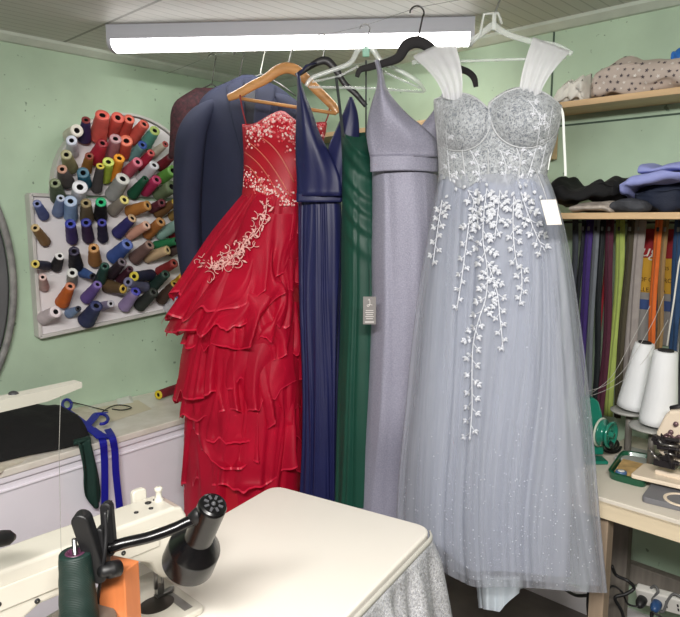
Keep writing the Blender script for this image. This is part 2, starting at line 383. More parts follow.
SP = [
# tipx tipy basex basey rt rb  thread colour  core colour  label
(86,119.8,84.4,139.4,4,6.5,(52,42,92),(130,50,50),'dark purple thread cone with red core beside the big coral cones'),
(77,130.5,69,136,6,6.5,(206,200,186),(230,226,215),'off-white thread cone with black hole at upper left of the rounded top'),
(102.5,115,98,138,6.5,8.5,(214,92,82),(222,100,88),'largest coral cone, leftmost of the corals on the rounded top'),
(118,117.5,111,132,6,8,(208,84,74),(216,96,84),'second coral cone from the left on the rounded top'),
(129.5,119,122,135,5,7,(205,82,70),(222,110,90),'third coral cone from the left with a small round opening'),
(144.5,124,131,140,5,7,(203,86,74),(212,104,90),'coral cone leaning right at the end of the coral row'),
(126.4,140.7,123,155,6,6.5,(212,90,72),(226,120,96),'small coral cone with pale rim below the coral row'),
(71.5,140.3,73,153,5,6,(204,206,218),(214,220,236),'pale lilac-white cone with navy hole at the left curve'),
(66.2,154.5,70.6,168,5,7.5,(150,146,108),(178,176,140),'khaki thread cone on the left curve of the rack'),
(62,169,66.5,182,4.5,8,(92,86,84),(196,150,130),'charcoal brown cone with a pinkish core on the left curve'),
(55,183,58.5,198,5,8,(84,98,74),(130,140,110),'olive green cone at the lowest left of the rounded top'),
(102.7,143,95,160,5,8,(190,40,64),(150,40,50),'crimson thread cone under the largest coral cone'),
(115.6,138.5,111,157,5.5,7,(172,112,122),(190,150,156),'dusty mauve cone with dark hole under the corals'),
(89.4,156,86,171,4,5.5,(164,112,50),(140,70,50),'ochre cone with brown core left of the crimson cone'),
(83,172.7,85.3,184,5.5,6.5,(30,110,140),(80,120,140),'teal blue cone above the bright white cone'),
(80,187,78,199,7,7,(222,224,230),(238,240,246),'bright white cone with navy hole just above the lower panel'),
(100.4,165.8,96.5,190,3.8,5.5,(78,74,74),(214,196,80),'tall grey and black cone with a yellow rim'),
(108.4,161.7,105,180,5.3,5.5,(176,200,70),(206,220,110),'lime green cone left of the orange one'),
(119.5,158,112,178,5.2,6.5,(226,138,34),(236,160,50),'orange yellow cone right of the lime one'),
(37,203.6,44,216,4,5.5,(84,100,160),(120,130,176),'dusty blue cone at top left corner of the lower panel'),
(60.7,198,57.6,213,3.8,5.8,(120,140,180),(190,200,220),'blue and white striped cone, top row of the lower panel'),
(70.5,201,71,217,6,7,(132,164,204),(180,200,228),'light blue cone, top row of the lower panel'),
(86,203,87,219,5,7,(108,96,72),(150,136,100),'olive brown cone, top row of the lower panel'),
(101,202,100.5,217,5,7,(22,22,26),(40,180,120),'black cone with a green core, top row of the lower panel'),
(123,178.6,112.5,196,6.8,8.2,(160,162,160),(214,214,210),'big silver grey cone with a white rim'),
(155,130.5,145,145,5,6.5,(96,168,150),(170,190,110),'pale sea green cone at right of the rounded top'),
(142.8,144.8,132,158,4.5,6,(110,160,160),(50,80,150),'grey teal cone with blue core right of the coral cones'),
(165.6,144,152,155,3.2,4.8,(204,196,178),(170,80,76),'thin cream cone with reddish tip near the burgundy garment'),
(151.3,152.8,140,167,3.8,6,(176,34,62),(200,90,90),'crimson cone below the thin cream one'),
(138,162,127,173,5,6,(204,96,116),(216,120,140),'short rose pink cone left of the crimson one'),
(154.4,165,142,180,5,6.5,(206,206,212),(226,226,234),'white cone with navy hole among the pink and green ones'),
(171,157,160,167,4,5.5,(116,26,40),(90,30,40),'dark red cone right of the white one with navy hole'),
(173,170.6,160.6,179,5.5,6,(104,164,70),(130,184,96),'bright green cone near the jacket'),
(145.5,178.6,132,195,3.5,6,(16,84,58),(16,74,50),'deep green cone leaning right beside the big silver grey one'),
(157,179.5,144.6,192,5,6,(176,40,88),(190,70,110),'magenta cone under the bright green one'),
(172,186.7,158,195,6.5,7,(104,120,88),(110,126,94),'sage green cone under the bright green one near the jacket'),
(124.6,199.7,112.5,211,4.7,6.5,(150,142,130),(226,214,130),'grey beige cone with pale yellow rim'),
(148,205.4,128.5,212,5,6.5,(170,112,50),(196,146,86),'long golden brown cone lying right of the pale yellow rim'),
(162,202.7,152,209,4,5,(92,24,44),(110,50,60),'maroon cone behind the golden brown one'),
(175,202,157,214,3.6,6,(104,72,36),(200,176,70),'dark tan cone with yellow rim near the jacket'),
(186,208,172,217,4,5.5,(160,130,70),(170,140,90),'ochre cone half hidden by the jacket'),
(132.5,218,117,234,4.6,6.5,(50,48,110),(206,176,140),'indigo cone with a beige rim in the middle of the panel'),
(147,225,129,236,4.5,5.5,(214,160,138),(230,190,170),'salmon pink cone right of the indigo one'),
(161,221.6,147,235,5,6,(164,104,50),(190,140,90),'amber brown cone right of the salmon one'),
(178,224,159,235.5,5.3,6,(140,176,166),(150,190,180),'pale aqua cone partly behind the jacket'),
(186,232,173,237,4.5,5.5,(150,24,40),(140,30,44),'red cone under the pale aqua one by the jacket'),
(127.7,244,113,258,6,8,(58,84,150),(100,120,190),'royal blue cone, biggest of the blue ones in the middle'),
(150,244.7,134,259,5,7,(112,86,80),(150,120,110),'mauve brown cone right of the royal blue one'),
(176,241,155,246,4,5,(30,116,70),(40,124,80),'emerald green cone lying near the jacket'),
(168,250,146,258,4.6,6,(190,164,128),(214,190,140),'cream tan cone under the emerald one'),
(186,244,170,252,4.5,5.5,(92,74,70),(150,130,110),'grey brown cone at the jacket edge right of the cream tan one'),
(122.4,261.8,110.7,275,4.5,6,(46,34,44),(110,100,110),'blackish plum cone under the royal blue one'),
(130,269,120,281,3.5,5.5,(64,24,40),(70,30,46),'dark maroon cone right of the blackish plum one'),
(105,266,99.7,281,4.3,6,(24,66,58),(40,80,70),'dark bottle green cone left of the blackish plum one'),
(133.8,276.4,151,275,4.6,6,(32,36,64),(214,198,70),'navy cone with yellow rim pointing left, right half of the panel'),
(123.6,289,107,286,4.6,7.5,(92,72,46),(210,180,80),'khaki brown cone with yellow rim lying near the bottom'),
(127.7,282,145,287,4.5,6,(108,108,136),(120,120,150),'lavender grey cone under the navy one with yellow rim'),
(136,291,124,307,5,6.8,(150,132,176),(80,80,180),'lilac cone with blue core near the bottom edge'),
(154,292,139,306,5,7,(38,42,40),(60,64,60),'greenish black cone near the bottom edge right of the lilac one'),
(174.5,263,159,272,4.5,5.5,(136,38,40),(160,70,60),'brick red cone near the jacket hem'),
(166,274,153,286,4.5,6,(28,52,46),(44,70,60),'dark spruce cone under the brick red one'),
(175,283.6,160.5,300,4.5,6.5,(66,46,36),(180,150,60),'dark brown cone with yellow rim beside the red ruffles'),
(184,277,174,286,5,5,(220,164,30),(230,180,60),'bright yellow cone at the jacket hem'),
(179.5,296,168,309,4.5,5.5,(206,204,212),(80,80,150),'white cone just above the red ruffle'),
(111,303.6,102,306.5,3.6,5,(150,140,170),(190,190,200),'small pale lavender cone at the bottom beside the navy one'),
(35,227.7,45.5,242,4,5.5,(140,108,66),(200,176,130),'tan brown cone at the left edge of the panel'),
(70.4,223.6,72.3,240,5,6,(62,46,110),(60,70,170),'purple cone with blue rim, second row of the lower panel'),
(86,222.4,88.6,239,4.8,6,(56,34,74),(60,66,150),'plum cone with blue rim, second row of the lower panel'),
(102,222.4,103,239,4.3,5.5,(36,32,62),(60,60,150),'black navy cone with blue rim, second row of the lower panel'),
(35,264,47.5,266,4,5,(42,44,66),(214,196,100),'dark cone with yellow tip pointing left at the left edge'),
(60,255.7,56,267,4.3,6,(22,22,26),(226,226,226),'black cone with a white rim in the third row'),
(74,251,76,266,5,7.3,(20,20,30),(50,46,70),'large black cone in the third row'),
(93.7,248,95,262,5,6.8,(174,122,70),(200,150,96),'caramel cone right of the large black one'),
(72.3,272.7,72,283,5,5.5,(150,154,148),(222,224,220),'grey white cone above the orange one'),
(93,276.4,82.5,272.5,3.4,5.5,(64,98,160),(30,30,40),'sky blue cone lying with a dark tip'),
(42.6,277,44.3,287.5,3.6,5,(196,164,160),(216,186,180),'small pale pink cone with narrow rings at the left'),
(70.4,286,62,303,4.7,7.4,(196,98,34),(214,140,110),'rust orange cone in the lower left of the panel'),
(97.8,284.4,86,299,4.4,6.5,(104,82,150),(130,110,180),'violet cone right of the rust orange one'),
(56,311.7,43,318.5,6,7.2,(208,194,200),(236,226,230),'pale pink white cone with dark hole at the lower left corner'),
(78.4,308.7,69,313.5,3,5.2,(120,146,186),(40,44,60),'small pale blue cone with dark tip near the bottom edge'),
(96.6,305.6,86,321,6,9,(40,46,84),(60,66,110),'biggest navy cone at the bottom edge'),
]
HOLE = mat('core_inside', (24, 22, 24), .8)
def thread_m(c):
    return mat('thread_%d_%d_%d' % c, c, .62, var=.10, vscale=30, bump=.35, bscale=95, btype='Z', sheen=.25, stretch=(1, .6, 1))
def core_m(c): return mat('core_%d_%d_%d' % c, c, .4)
def cone(B, T, rb, rt, c, cc, label, group, cat='thread cone', wind=3):
    ax = (T - B); L_ = ax.length; ax.normalize()
    root = thing('thread_cone', label, cat, B, group)
    ri = rt * .45
    prof = [(rb * .55, .0), (rb * .93, .001), (rb, .004)]
    K = 14
    for k in range(1, K):
        t = k / K
        prof.append((lerp(rb, rt, t) * (1 + .022 * math.sin(t * PI * 2 * wind + rb * 900)), L_ * (.04 + .90 * t)))
    prof += [(rt * .97, L_ * .955), (rt * .7, L_ * .965)]
    MB().lathe(B, ax, prof, 20).build('thread', thread_m(c), root)
    cp = [(rt * .85, L_ * .94), (rt * 1.03, L_ * .975), (rt * 1.02, L_), (rt * .5, L_ * 1.004), (ri * .98, L_ * .985)]
    mb = MB().lathe(B, ax, cp, 20)
    mb.lathe(B, ax, [(ri * .98, L_ * .985), (ri * .9, L_ * .8), (ri * .85, L_ * .55)], 20, cap1=True, mi=1)
    mb.build('core', [core_m(cc), HOLE], root)
    return root
for tx, ty, bx, by, rt, rb, c, cc, lab in SP:
    B = on(0, bx, by, BX + .02); T = on(0, tx, ty, BX + .135)
    k = B.dot(FW) / FPX * .97
    a = (T - B).normalized(); o = BX + .003 + rb * k * math.sqrt(max(0, 1 - a.x * a.x))
    B = on(0, bx, by, o); T = on(0, tx, ty, o + .105)
    cone(B, T, rb * k, rt * k, c, cc, lab, 'thread cones on the wall rack')
# ------------------------------------------------------------------ hanging wire and hangers
WZ = 2.088
STEEL = mat('steel_wire', (150, 150, 150), .3, metal=1.0)
DARKW = mat('dark_wire', (60, 58, 56), .4, metal=.6)
BLACKP = mat('black_plastic', (38, 37, 40), .45)
WOOD = mat('hanger_wood', (206, 150, 92), .4, var=.12, vscale=14, stretch=(1, 1, 6), coat=.3)
CLEAR = mat('clear_plastic', (236, 242, 240), .12, alpha=.30, spec=.8)
CLEARG = mat('clear_green_plastic', (240, 246, 244), .12, alpha=.34, spec=.8)
lp_ = [P(x, y + 1.6, d) for x, y, d in ((212, 54, 2.66), (239, 50, 2.60), (260, 47, 2.615), (287, 41, 2.32), (322, 34, 2.19), (365, 24, 2.08), (417, 6, 2.02), (493, -8, 1.735))]
we = Vector((lp_[-1].x + .25, lp_[-1].y + .18, lp_[-1].z + .03)); ws = Vector((XL + .001, lp_[0].y + .1, lp_[0].z + .02))
tag(MB().tube([ws] + lp_ + [we], .0010, 6).build('hanging_line', mat('clear_line', (190, 196, 190), .3, alpha=.3)), 'thin clear line strung under the ceiling that carries all the hangers', 'line')
tag(MB().tube([Vector((we.x, we.y, ZC - .001)), we], .003, 6).ball(we, .006, 6).build('ceiling_hook', STEEL), 'small steel hook in the ceiling at the end of the clear line', 'hook')
HOOKW = {}
def hookpts(cx, ytop, ybot, d, r=7, flip=1):
    """question mark hook in photo measure, from the hanger body up"""
    pts = [P(cx, ybot, d), P(cx, ybot - (ybot - ytop) * .38, d)]
    for k in range(9):
        a = PI * (-.35 + 1.25 * k / 8)
        pts.append(P(cx + flip * (-r * .0 + r * math.sin(a) * 1.0 - r * 0) * 1.0 - 0, ytop + r - r * math.cos(a - PI * .0) * 1.0 if k >= 0 else ytop, d))
    return pts
def hook(cx, ytop, ybot, d, r=7, flip=1):
    c = (cx, ytop + r); pts = [P(cx, ybot, d)]
    # stem bends out then over the line
    st = (cx + flip * r * .8, ytop + r * 1.6)
    pts.append(P(*st, d))
    for k in range(9):
        a = math.radians(-25 + 205 * k / 8)
        pts.append(P(cx + flip * r * math.cos(a), c[1] - r * math.sin(a), d))
    return spline(pts, 4)
def arms(pts, d, rad, mb, flat=.55, n=10):
    dd = d if callable(d) else (lambda x: d)
    pl = [P(x, y, dd(x)) for x, y in pts]
    sp = spline(pl, 5); m = len(sp)
    rr = [rad[min(int(i / 5), len(rad) - 1)] * (1 - (i % 5) / 5) + rad[min(int(i / 5) + 1, len(rad) - 1)] * ((i % 5) / 5) for i in range(m)]
    return mb.tube(sp, rr, n, nrm=FW, flat=flat)

# ------------------------------------------------------------------ burgundy garment, far left
dB = 2.72
BURG = mat('burgundy_print', (30, 12, 18), .8, col2=(72, 32, 40), vscale=70, bump=.2)
b = thing('garment', 'dark burgundy speckled top hanging behind the navy jacket, next to the thread rack', 'garment', P(205, 155, dB))
Garment([(88, 196, 215, .02), (94, 186, 228, .04), (101, 176, 234, .05), (112, 171, 236, .05), (130, 170, 238, .05), (158, 168, 238, .05)], dB, folds=((5, 1), (8, .6)), amp=.012, seed=3).mesh(MB(), 64, 24).build('body', BURG, b, solid=.002)
h = thing('hanger', 'thin wire hanger of the burgundy top, hook leftmost on the line', 'hanger', P(210, 90, dB))
MB().tube([P(174, 107, dB), P(190, 95, dB), P(211, 84, dB), P(232, 95, dB), P(240, 105, dB)], .003, 6).build('arms', DARKW, h)
MB().tube(hook(212, 54, 84, dB, 4), .0018, 6).build('hook', DARKW, h)

# ------------------------------------------------------------------ navy jacket
dJ = lambda x: 2.62 - (x - 180) * .0007
NAVY = mat('jacket_navy', (29, 35, 60), .8, var=.08, vscale=12, bump=.1, bscale=120, sheen=.2)
NAVYIN = mat('jacket_lining', (26, 28, 40), .6, var=.2, vscale=20)
j = thing('jacket', 'navy suit jacket with long sleeves hanging behind the red gown', 'jacket', P(240, 285, 2.54))
rows = [(75, 243, 253, .02), (81, 230, 266, .035), (90, 211, 283, .05), (104, 199, 296, .085), (150, 196, 303, .10), (200, 193, 306, .10), (250, 192, 308, .10), (284, 190, 310, .10)]
jb = Garment(rows, dJ, folds=((4, 1), (7, .6), (9, .4)), amp=.012, a0=.004, seed=11)
jb.tb = lambda u: 75
jb.mesh(MB(), 128, 50).build('body', NAVY, j, solid=.003)
def sleeve(pts, rad, nm, seed):
    r = random.Random(seed); c = spline([P(x, y, dJ(x) + o) for x, y, o in pts], 8); rings = []
    for i, p in enumerate(c):
        t = i / (len(c) - 1); R_ = interp([(k / (len(rad) - 1), q) for k, q in enumerate(rad)], t)[0]
        rings.append([p + RT * (R_ * math.cos(a) * (1 + .10 * math.sin(3 * a + t * 5 + seed))) + FW * (R_ * 1.05 * math.sin(a) * (1 + .08 * math.sin(2 * a + t * 9))) for a in [2 * PI * k / 28 for k in range(28)]])
    MB().loft(rings).build(nm, NAVY, j, solid=.003)
sleeve([(219, 99, -.02), (203, 111, -.05), (192, 136, -.075), (189, 180, -.085), (189, 230, -.085), (193, 277, -.085)], [.018, .044, .054, .053, .050, .044], 'sleeve', 1)
sleeve([(276, 94, -.02), (288, 104, -.04), (297, 135, -.05), (301, 180, -.05), (303, 230, -.05), (304, 272, -.05)], [.018, .040, .050, .05, .048, .045], 'sleeve', 2)
# collar and lapels
def fp(x, y, o=.006): return jb.front(x, y, o)
def patch(mb, grid, g, off, mi=0):
    rings = [[g.front(x, y, off) for x, y in row] for row in grid]
    return mb.loft(rings, closed=False, mi=mi)
mb = MB(); patch(mb, [[(lerp(lerp(240, 246, t), lerp(258, 256, t), s), 80 + 45 * t + 5 * math.sin(PI * s)) for s in [k / 8 for k in range(9)]] for t in [k / 10 for k in range(11)]], jb, .004)
mb.build('lining', NAVYIN, j)
mb = MB(); patch(mb, [[(lerp(lerp(226, 246, smooth(t)), lerp(243, 249, t), s), 80 + 110 * t) for s in [k / 6 for k in range(7)]] for t in [k / 14 for k in range(15)]], jb, .008)
patch(mb, [[(lerp(lerp(256, 250, t), lerp(276, 252, smooth(t)), s), 80 + 110 * t) for s in [k / 6 for k in range(7)]] for t in [k / 14 for k in range(15)]], jb, .008)
mb.build('lapels', NAVY, j, solid=.004)
h = thing('hanger', 'white wire hanger inside the navy jacket collar', 'hanger', P(261, 78, 2.615))
MB().tube([P(222, 92, 2.615), P(240, 82, 2.615), P(262, 74, 2.615), P(280, 84, 2.615), P(296, 96, 2.615)], .003, 6).build('arms', STEEL, h)
MB().tube(hook(260, 47, 75, 2.615, 5), .0022, 6).build('hook', mat('white_wire', (214, 214, 206), .4), h)
h = thing('hanger', 'dark wire hanger hook between the burgundy top and the white wire hanger', 'hanger', P(239, 80, 2.60))
MB().tube([P(214, 92, 2.60), P(239, 79, 2.60), P(268, 92, 2.60)], .003, 6).build('arms', DARKW, h)
MB().tube(hook(239, 50, 79, 2.60, 5), .002, 6).build('hook', DARKW, h)

# ------------------------------------------------------------------ red ruffled gown
RED = mat('red_satin', (176, 10, 36), .5, var=.10, vscale=9, sheen=.2)
ORG1 = mat('red_organza', (208, 20, 58), .5, var=.16, vscale=6, alpha=.72, sheen=.5, transl=.25, spec=.3)
ORGH = mat('red_organza_hem', (206, 28, 62), .45, sheen=.4)
PALE = mat('pale_pink_embroidery', (240, 186, 180), .45, sheen=.4)
dR = lambda x: 2.36 - (x - 240) * .0006
rg = thing('dress', 'red ball gown with beaded strapless bodice and organza ruffles on a wooden hanger', 'dress', P(245, 530, 2.29))
bod = Garment([(108, 250, 326, .03), (118, 243, 327, .075), (135, 243, 325, .10), (160, 244, 318, .10), (185, 243, 308, .10), (205, 241, 304, .11)], dR,
              top=lambda u: 126 - 15 * math.exp(-((u + .15) / .42) ** 2) - 4 * math.exp(-((u - .9) / .3) ** 2), folds=((4, 1),), amp=.003, seed=5, y0=112, y1=206,
              g=lambda x, y: .025 * math.exp(-((y - 132) / 14) ** 2))
bod.tb = lambda u: 124
bod.mesh(MB(), 96, 40).build('bodice', RED, rg, solid=.002)
# diagonal satin pleats on the bodice
mb = MB()
for (x0, y0), (x1, y1) in (((246, 140), (290, 196)), ((244, 152), (280, 198)), ((244, 165), (266, 196)), ((262, 138), (294, 182))):
    pts = [bod.front(lerp(x0, x1, t), lerp(y0, y1, t) - 7 * math.sin(PI * t), .003) for t in [k / 16 for k in range(17)]]
    mb.tube(pts, .0022, 6)
mb.build('piping', mat('gold_red_piping', (206, 110, 90), .4), rg)
rr = random.Random(4); mb = MB()
def bead(g, x, y, r, mi): mb.ball(g.front(x, y, .003), r, 5, mi=mi)
for i in range(520):
    x = rr.uniform(246, 324); u = (x - 284) / 42; top = bod.top((x - 285) / 42)
    y = top + 2 + abs(rr.gauss(0, 8.5)) * (1.0 if x < 275 else 1.7)
    bead(bod, x, y, rr.uniform(.0025, .0055), rr.choice((0, 0, 1, 1, 2)))
BEADS = [mat('bead_pearl', (244, 214, 208), .25), mat('bead_pink', (228, 120, 122), .3), mat('bead_red', (214, 50, 66), .25)]
mb.build('neckline_beading', BEADS, rg); mb = MB()
for i in range(260):
    t = rr.random(); x = lerp(243, 292, t) + rr.gauss(0, 3.5); y = 176 + 26 * t + rr.gauss(0, 5.5)
    bead(bod, x, min(y, 205), rr.uniform(.0025, .005), rr.choice((0, 0, 1, 2)))
mb.build('waist_beading', BEADS, rg)
MB().tube([P(240, 95, 2.34), P(242, 108, 2.33), P(246, 124, 2.31)], .0025, 6).tube([P(330, 106, 2.295), P(328, 116, 2.295), P(325, 124, 2.295)], .0025, 6).build('hanging_straps', mat('red_ribbon', (150, 40, 46), .6), rg)
Garment([(196, 243, 303, .10), (230, 228, 300, .12), (270, 212, 300, .15), (320, 196, 300, .17), (400, 190, 300, .18), (470, 188, 301, .19), (536, 186, 299, .2)], dR, folds=((6, 1), (9, .6)), amp=.02, seed=8).mesh(MB(), 96, 30).build('underskirt', RED, rg)
TIERS = [  # y0, hem left, hem mid, hem right, x0l, x0r, x1l, x1r, th0, th1
 (428, 532, 530, 536, 187, 302, 182, 300, .20, .225),
 (385, 484, 492, 466, 188, 301, 181, 307, .20, .235),
 (366, 462, 468, 440, 188, 301, 184, 305, .19, .232),
 (345, 438, 446, 408, 190, 301, 184, 304, .19, .235),
 (322, 420, 416, 380, 193, 301, 178, 306, .18, .238),
 (302, 402, 388, 352, 195, 301, 172, 308, .175, .24),
 (272, 346, 352, 318, 205, 302, 180, 305, .16, .235),
 (240, 334, 330, 286, 218, 302, 162, 304, .145, .235),
 (214, 322, 308, 258, 232, 302, 157, 303, .13, .22),
 (194, 300, 268, 234, 243, 304, 166, 303, .108, .19)]
SK = None
for i, (y0, hl, hm, hr, a, b_, c, d_, t0, t1) in enumerate(TIERS):
    lo = max(hl, hm, hr); mid = (y0 + lo) / 2
    rows = [(y0, a, b_, t0), (lerp(y0, lo, .35), lerp(a, c, .38), lerp(b_, d_, .3), lerp(t0, t1, .45)), (lerp(y0, lo, .75), lerp(a, c, .76), lerp(b_, d_, .6), lerp(t0, t1, .8)), (lerp(y0, lo, .92), lerp(a, c, .93), lerp(b_, d_, .85), t1), (lo, c, d_, t1 + .035)]
    q = Garment(rows, dR, top=lambda u, y0=y0: y0, bot=(lambda u, hl=hl, hm=hm, hr=hr: lerp(hl, hm, smooth((u + 1))) if u < 0 else lerp(hm, hr, smooth(u))),
                folds=((4, .5), (8, 1), (13, .8), (21, .4)), amp=.034, a0=.004, xamp=.7, seed=30 + i, pw=1.05, warp=.6)
    mb = MB(); q.mesh(mb, 220, 48, hem=True, wave=6.0)
    mb.build('ruffle', [ORG1, ORGH], rg)
    if i == len(TIERS) - 1: SK = q
    if i == len(TIERS) - 2: SK2 = q
# embroidered flower trail over the upper ruffles
mb = MB(); rr = random.Random(21)
trail = [(267, 198), (266, 212), (262, 224), (256, 234), (247, 240), (240, 250), (232, 258), (222, 264), (212, 266), (204, 260)]
def skp(x, y, off): return SK.front(x, y, off) if y < 262 else SK2.front(x, y, off + .02)
def trpt(t):
    k = t * (len(trail) - 1); i = min(int(k), len(trail) - 2); f = k - i
    return lerp(trail[i][0], trail[i + 1][0], f), lerp(trail[i][1], trail[i + 1][1], f)
mb.tube([SK.front(*trpt(k / 40), .022) for k in range(41)], .0018, 5)
for n in range(58):
    tt = rr.random() ** .7; x, y = trpt(tt); R_ = rr.uniform(3, 6 + 4 * tt); a0 = rr.uniform(0, 6.28); s = rr.choice((-1, 1)); x += rr.gauss(0, 3.5 + 5 * tt); y += rr.gauss(0, 3 + 3.5 * tt)
    pts = []
    for k in range(9):
        a = a0 + s * k * .42; r_ = R_ * (1 - k / 12)
        pts.append(SK.front(x + r_ * math.cos(a) * .9, y + r_ * math.sin(a), .024))
    mb.tube(pts, .0013, 5)
for n in range(50):   # petals
    x, y = trpt(rr.random()); x += rr.gauss(0, 4); y += rr.gauss(0, 4); a = rr.uniform(0, 6.28); l_ = rr.uniform(3, 6)
    A, B = SK.front(x, y, .024), SK.front(x + l_ * math.cos(a), y + l_ * math.sin(a), .025)
    mb.tube([A, (A + B) / 2, B], [.0008, .004, .0006], 6, flat=.4, nrm=FW)
mb.build('embroidery', PALE, rg)
h = thing('hanger', 'varnished wooden hanger with trouser bar above the red gown', 'hanger', P(287, 95, 2.26))
mb = MB(); arms([(228, 98), (238, 94), (252, 86), (266, 79), (277, 71), (287, 68), (297, 71), (308, 81), (320, 93), (332, 105), (338, 113)], lambda x: 2.355 - (x - 228) * .0006, [.012, .0155, .0165, .017, .019, .0195, .019, .017, .0165, .0155, .012], mb)
mb.build('arms', WOOD, h)
MB().tube([P(240, 98.5, 2.345), P(288, 106, 2.32), P(336, 113.5, 2.29)], .0062, 8).build('bar', WOOD, h)
MB().tube(hook(287, 41, 70, 2.32, 6), .0024, 6).build('hook', STEEL, h)

# ------------------------------------------------------------------ navy satin gown
SATN = mat('navy_satin', (25, 29, 74), .48, var=.08, vscale=8, sheen=.1)
dN = lambda x: 2.19 - (x - 300) * .0005
ng = thing('dress', 'navy satin halter gown with deep neckline and gathered waist, between red and green gowns', 'dress', P(320, 500, 2.05))
def panel(g_rows, d, mat_, nm, parent, th=.004, bulge=.03, off=0, N=14, fold=0.0):
    """a bodice panel: rows of (y, xl, xr) bulging forward, with real thickness"""
    rings = []
    y0, y1 = g_rows[0][0], g_rows[-1][0]; M = 26
    for i in range(M + 1):
        t = i / M; y = lerp(y0, y1, t); xl, xr = interp(g_rows, y); ring = []
        for k in range(N + 1):
            s = k / N; x = lerp(xl, xr, s)
            b_ = bulge * math.sin(PI * s) * (.35 + .65 * math.sin(PI * min(1, t * 1.05)) ) + fold * math.sin(s * 17 + t * 4) * t
            ring.append(P(x, y, d(x) + off - b_))
        rings.append(ring)
    return MB().loft(rings, closed=False).build(nm, mat_, parent, solid=th)
panel([(73, 297, 299), (90, 298, 303), (110, 297, 311), (135, 296, 320), (160, 296, 333), (178, 297, 340), (196, 297, 341)], dN, SATN, 'bodice_panel', ng, off=-.09, bulge=.035, fold=.003)
panel([(97, 350, 352), (112, 344, 357), (130, 336, 359), (150, 328, 358), (175, 328, 352), (196, 326, 345)], dN, SATN, 'bodice_panel', ng, off=-.075, bulge=.02, fold=.003)
nb = Garment([(150, 297, 345, .07), (175, 297, 343, .075), (194, 297, 342, .078), (200, 297, 342, .08)], dN, folds=((3, 1),), amp=.003, seed=2)
nb.mesh(MB(), 72, 16).build('bodice_back', SATN, ng)
MB().loft([[P(lerp(296.5, 342.5, s), y, dN(320) - .080 - .012 * math.sin(PI * s)) for s in [k / 16 for k in range(17)]] for y in (193, 195, 197.5, 200, 202)], closed=False).build('waistband', SATN, ng, solid=.004)
Garment([(198, 298, 341, .07), (230, 298, 342, .075), (300, 299, 341, .08), (380, 302, 340, .085), (440, 302, 339, .09), (506, 299, 339, .09)], dN, folds=((7, .8), (13, 1), (22, .7), (37, .4)), amp=.0095, a0=.004, seed=13, pw=.5, warp=.6, sq=.55).mesh(MB(), 200, 44).build('skirt', SATN, ng)
MB().tube([P(297.5, 76, 2.10), P(306, 66, 2.14), P(316, 63, 2.17)], .004, 6).build('strap', SATN, ng)
h = thing('hanger', 'black plastic hanger of the navy satin gown, behind the clear hangers', 'hanger', P(322, 65, 2.13))
mb = MB(); arms([(296, 76), (308, 68), (318, 62), (327, 61), (336, 70), (345, 84), (356, 94), (366, 106)], lambda x: 2.19, [.008, .009, .012, .014, .012, .010, .010, .008], mb)
mb.build('arms', BLACKP, h)
MB().tube(hook(322, 34, 64, 2.19, 5), .0022, 6).build('hook', STEEL, h)

# ------------------------------------------------------------------ green satin gown
SATG = mat('green_satin', (3, 62, 48), .55, var=.10, vscale=8, sheen=.1)
dG = lambda x: 2.10 - (x - 340) * .0004
gg = thing('dress', 'emerald green satin gown with draped waist and thin straps, between navy and silver gowns', 'dress', P(355, 506, 2.0))
def drape(x, y):
    u = max(0, min(1.15, (x - 341) / 38)); q = y - 34 * (1 - (1 - min(u, 1)) ** 2) ** .9
    e = smooth((q - 112) / 16) * (1 - smooth((q - 205) / 55))
    r_ = 0
    for c, w_, a in ((126, 7, .9), (141, 7, .7), (164, 8, 1), (181, 7, .9), (199, 9, 1), (222, 10, .7)):
        k = (q - c) / w_; r_ += a * (math.exp(-k * k * 2.2) if k > 0 else math.exp(-k * k / 3))
    bust = .022 * math.exp(-((x - 358) / 12) ** 2 - ((y - 152) / 13) ** 2)
    return .014 * r_ * e + bust
gb = Garment([(128, 341, 372, .03), (138, 341, 374, .06), (160, 342, 377, .075), (186, 342, 378, .075), (200, 342, 379, .08), (250, 341, 381, .095), (300, 341, 382, .10), (400, 337, 384, .11), (508, 334, 386, .12)], dG,
             top=lambda u: 134 + 3 * math.cos(u * 2), folds=((4, .7), (9, .8), (16, .5), (27, .25)), amp=.012, a0=.0005, pw=1.8, seed=17, y0=132, y1=508, sq=.6, g=drape)
gb.mesh(MB(), 160, 240).build("body", SATG, gg)
BLKS = mat('dark_strap', (24, 34, 34), .6)
MB().strip([P(336, 76, 2.08), P(339.5, 105, 2.06), P(343, 136, 2.03)], RT * .009, .0015).strip([P(366, 60, 2.06), P(366, 100, 2.06), P(366, 137, 2.03)], RT * .005, .0015).build('straps', BLKS, gg, smooth=False)
TAGG = mat('tag_grey', (128, 124, 122), .5)
t_ = MB()
o = P(369.5, 310.5, 1.86)
t_.box(o, (.0375, .0018, .082), (RT, FW, UP))
tg = t_.build('price_tag', TAGG, gg, smooth=False)
tg['label'] = 'grey printed tag with white lines'
mb = MB()
for k, (wd_, z) in enumerate(((.022, .0), (.024, -.006), (.02, -.012), (.024, -.018), (.02, -.024), (.026, -.034))):
    mb.box(o + UP * z - FW * .0012, (wd_, .0008, .0016 if k < 5 else .003), (RT, FW, UP))
sw = [(-.004, .030), (-.001, .034), (.001, .026), (.0, .016), (-.005, .012), (-.007, .016), (.002, .018), (.008, .016)]
mb.tube(spline([o + RT * a + UP * b_ - FW * .0014 for a, b_ in sw], 4), .0009, 5)
mb.build('lettering', mat('tag_white', (214, 210, 206), .6), tg, smooth=False)
MB().tube([P(369, 270, 1.94), P(369.5, 296, 1.862)], .0008, 5).build('tag_string', BLKS, gg)
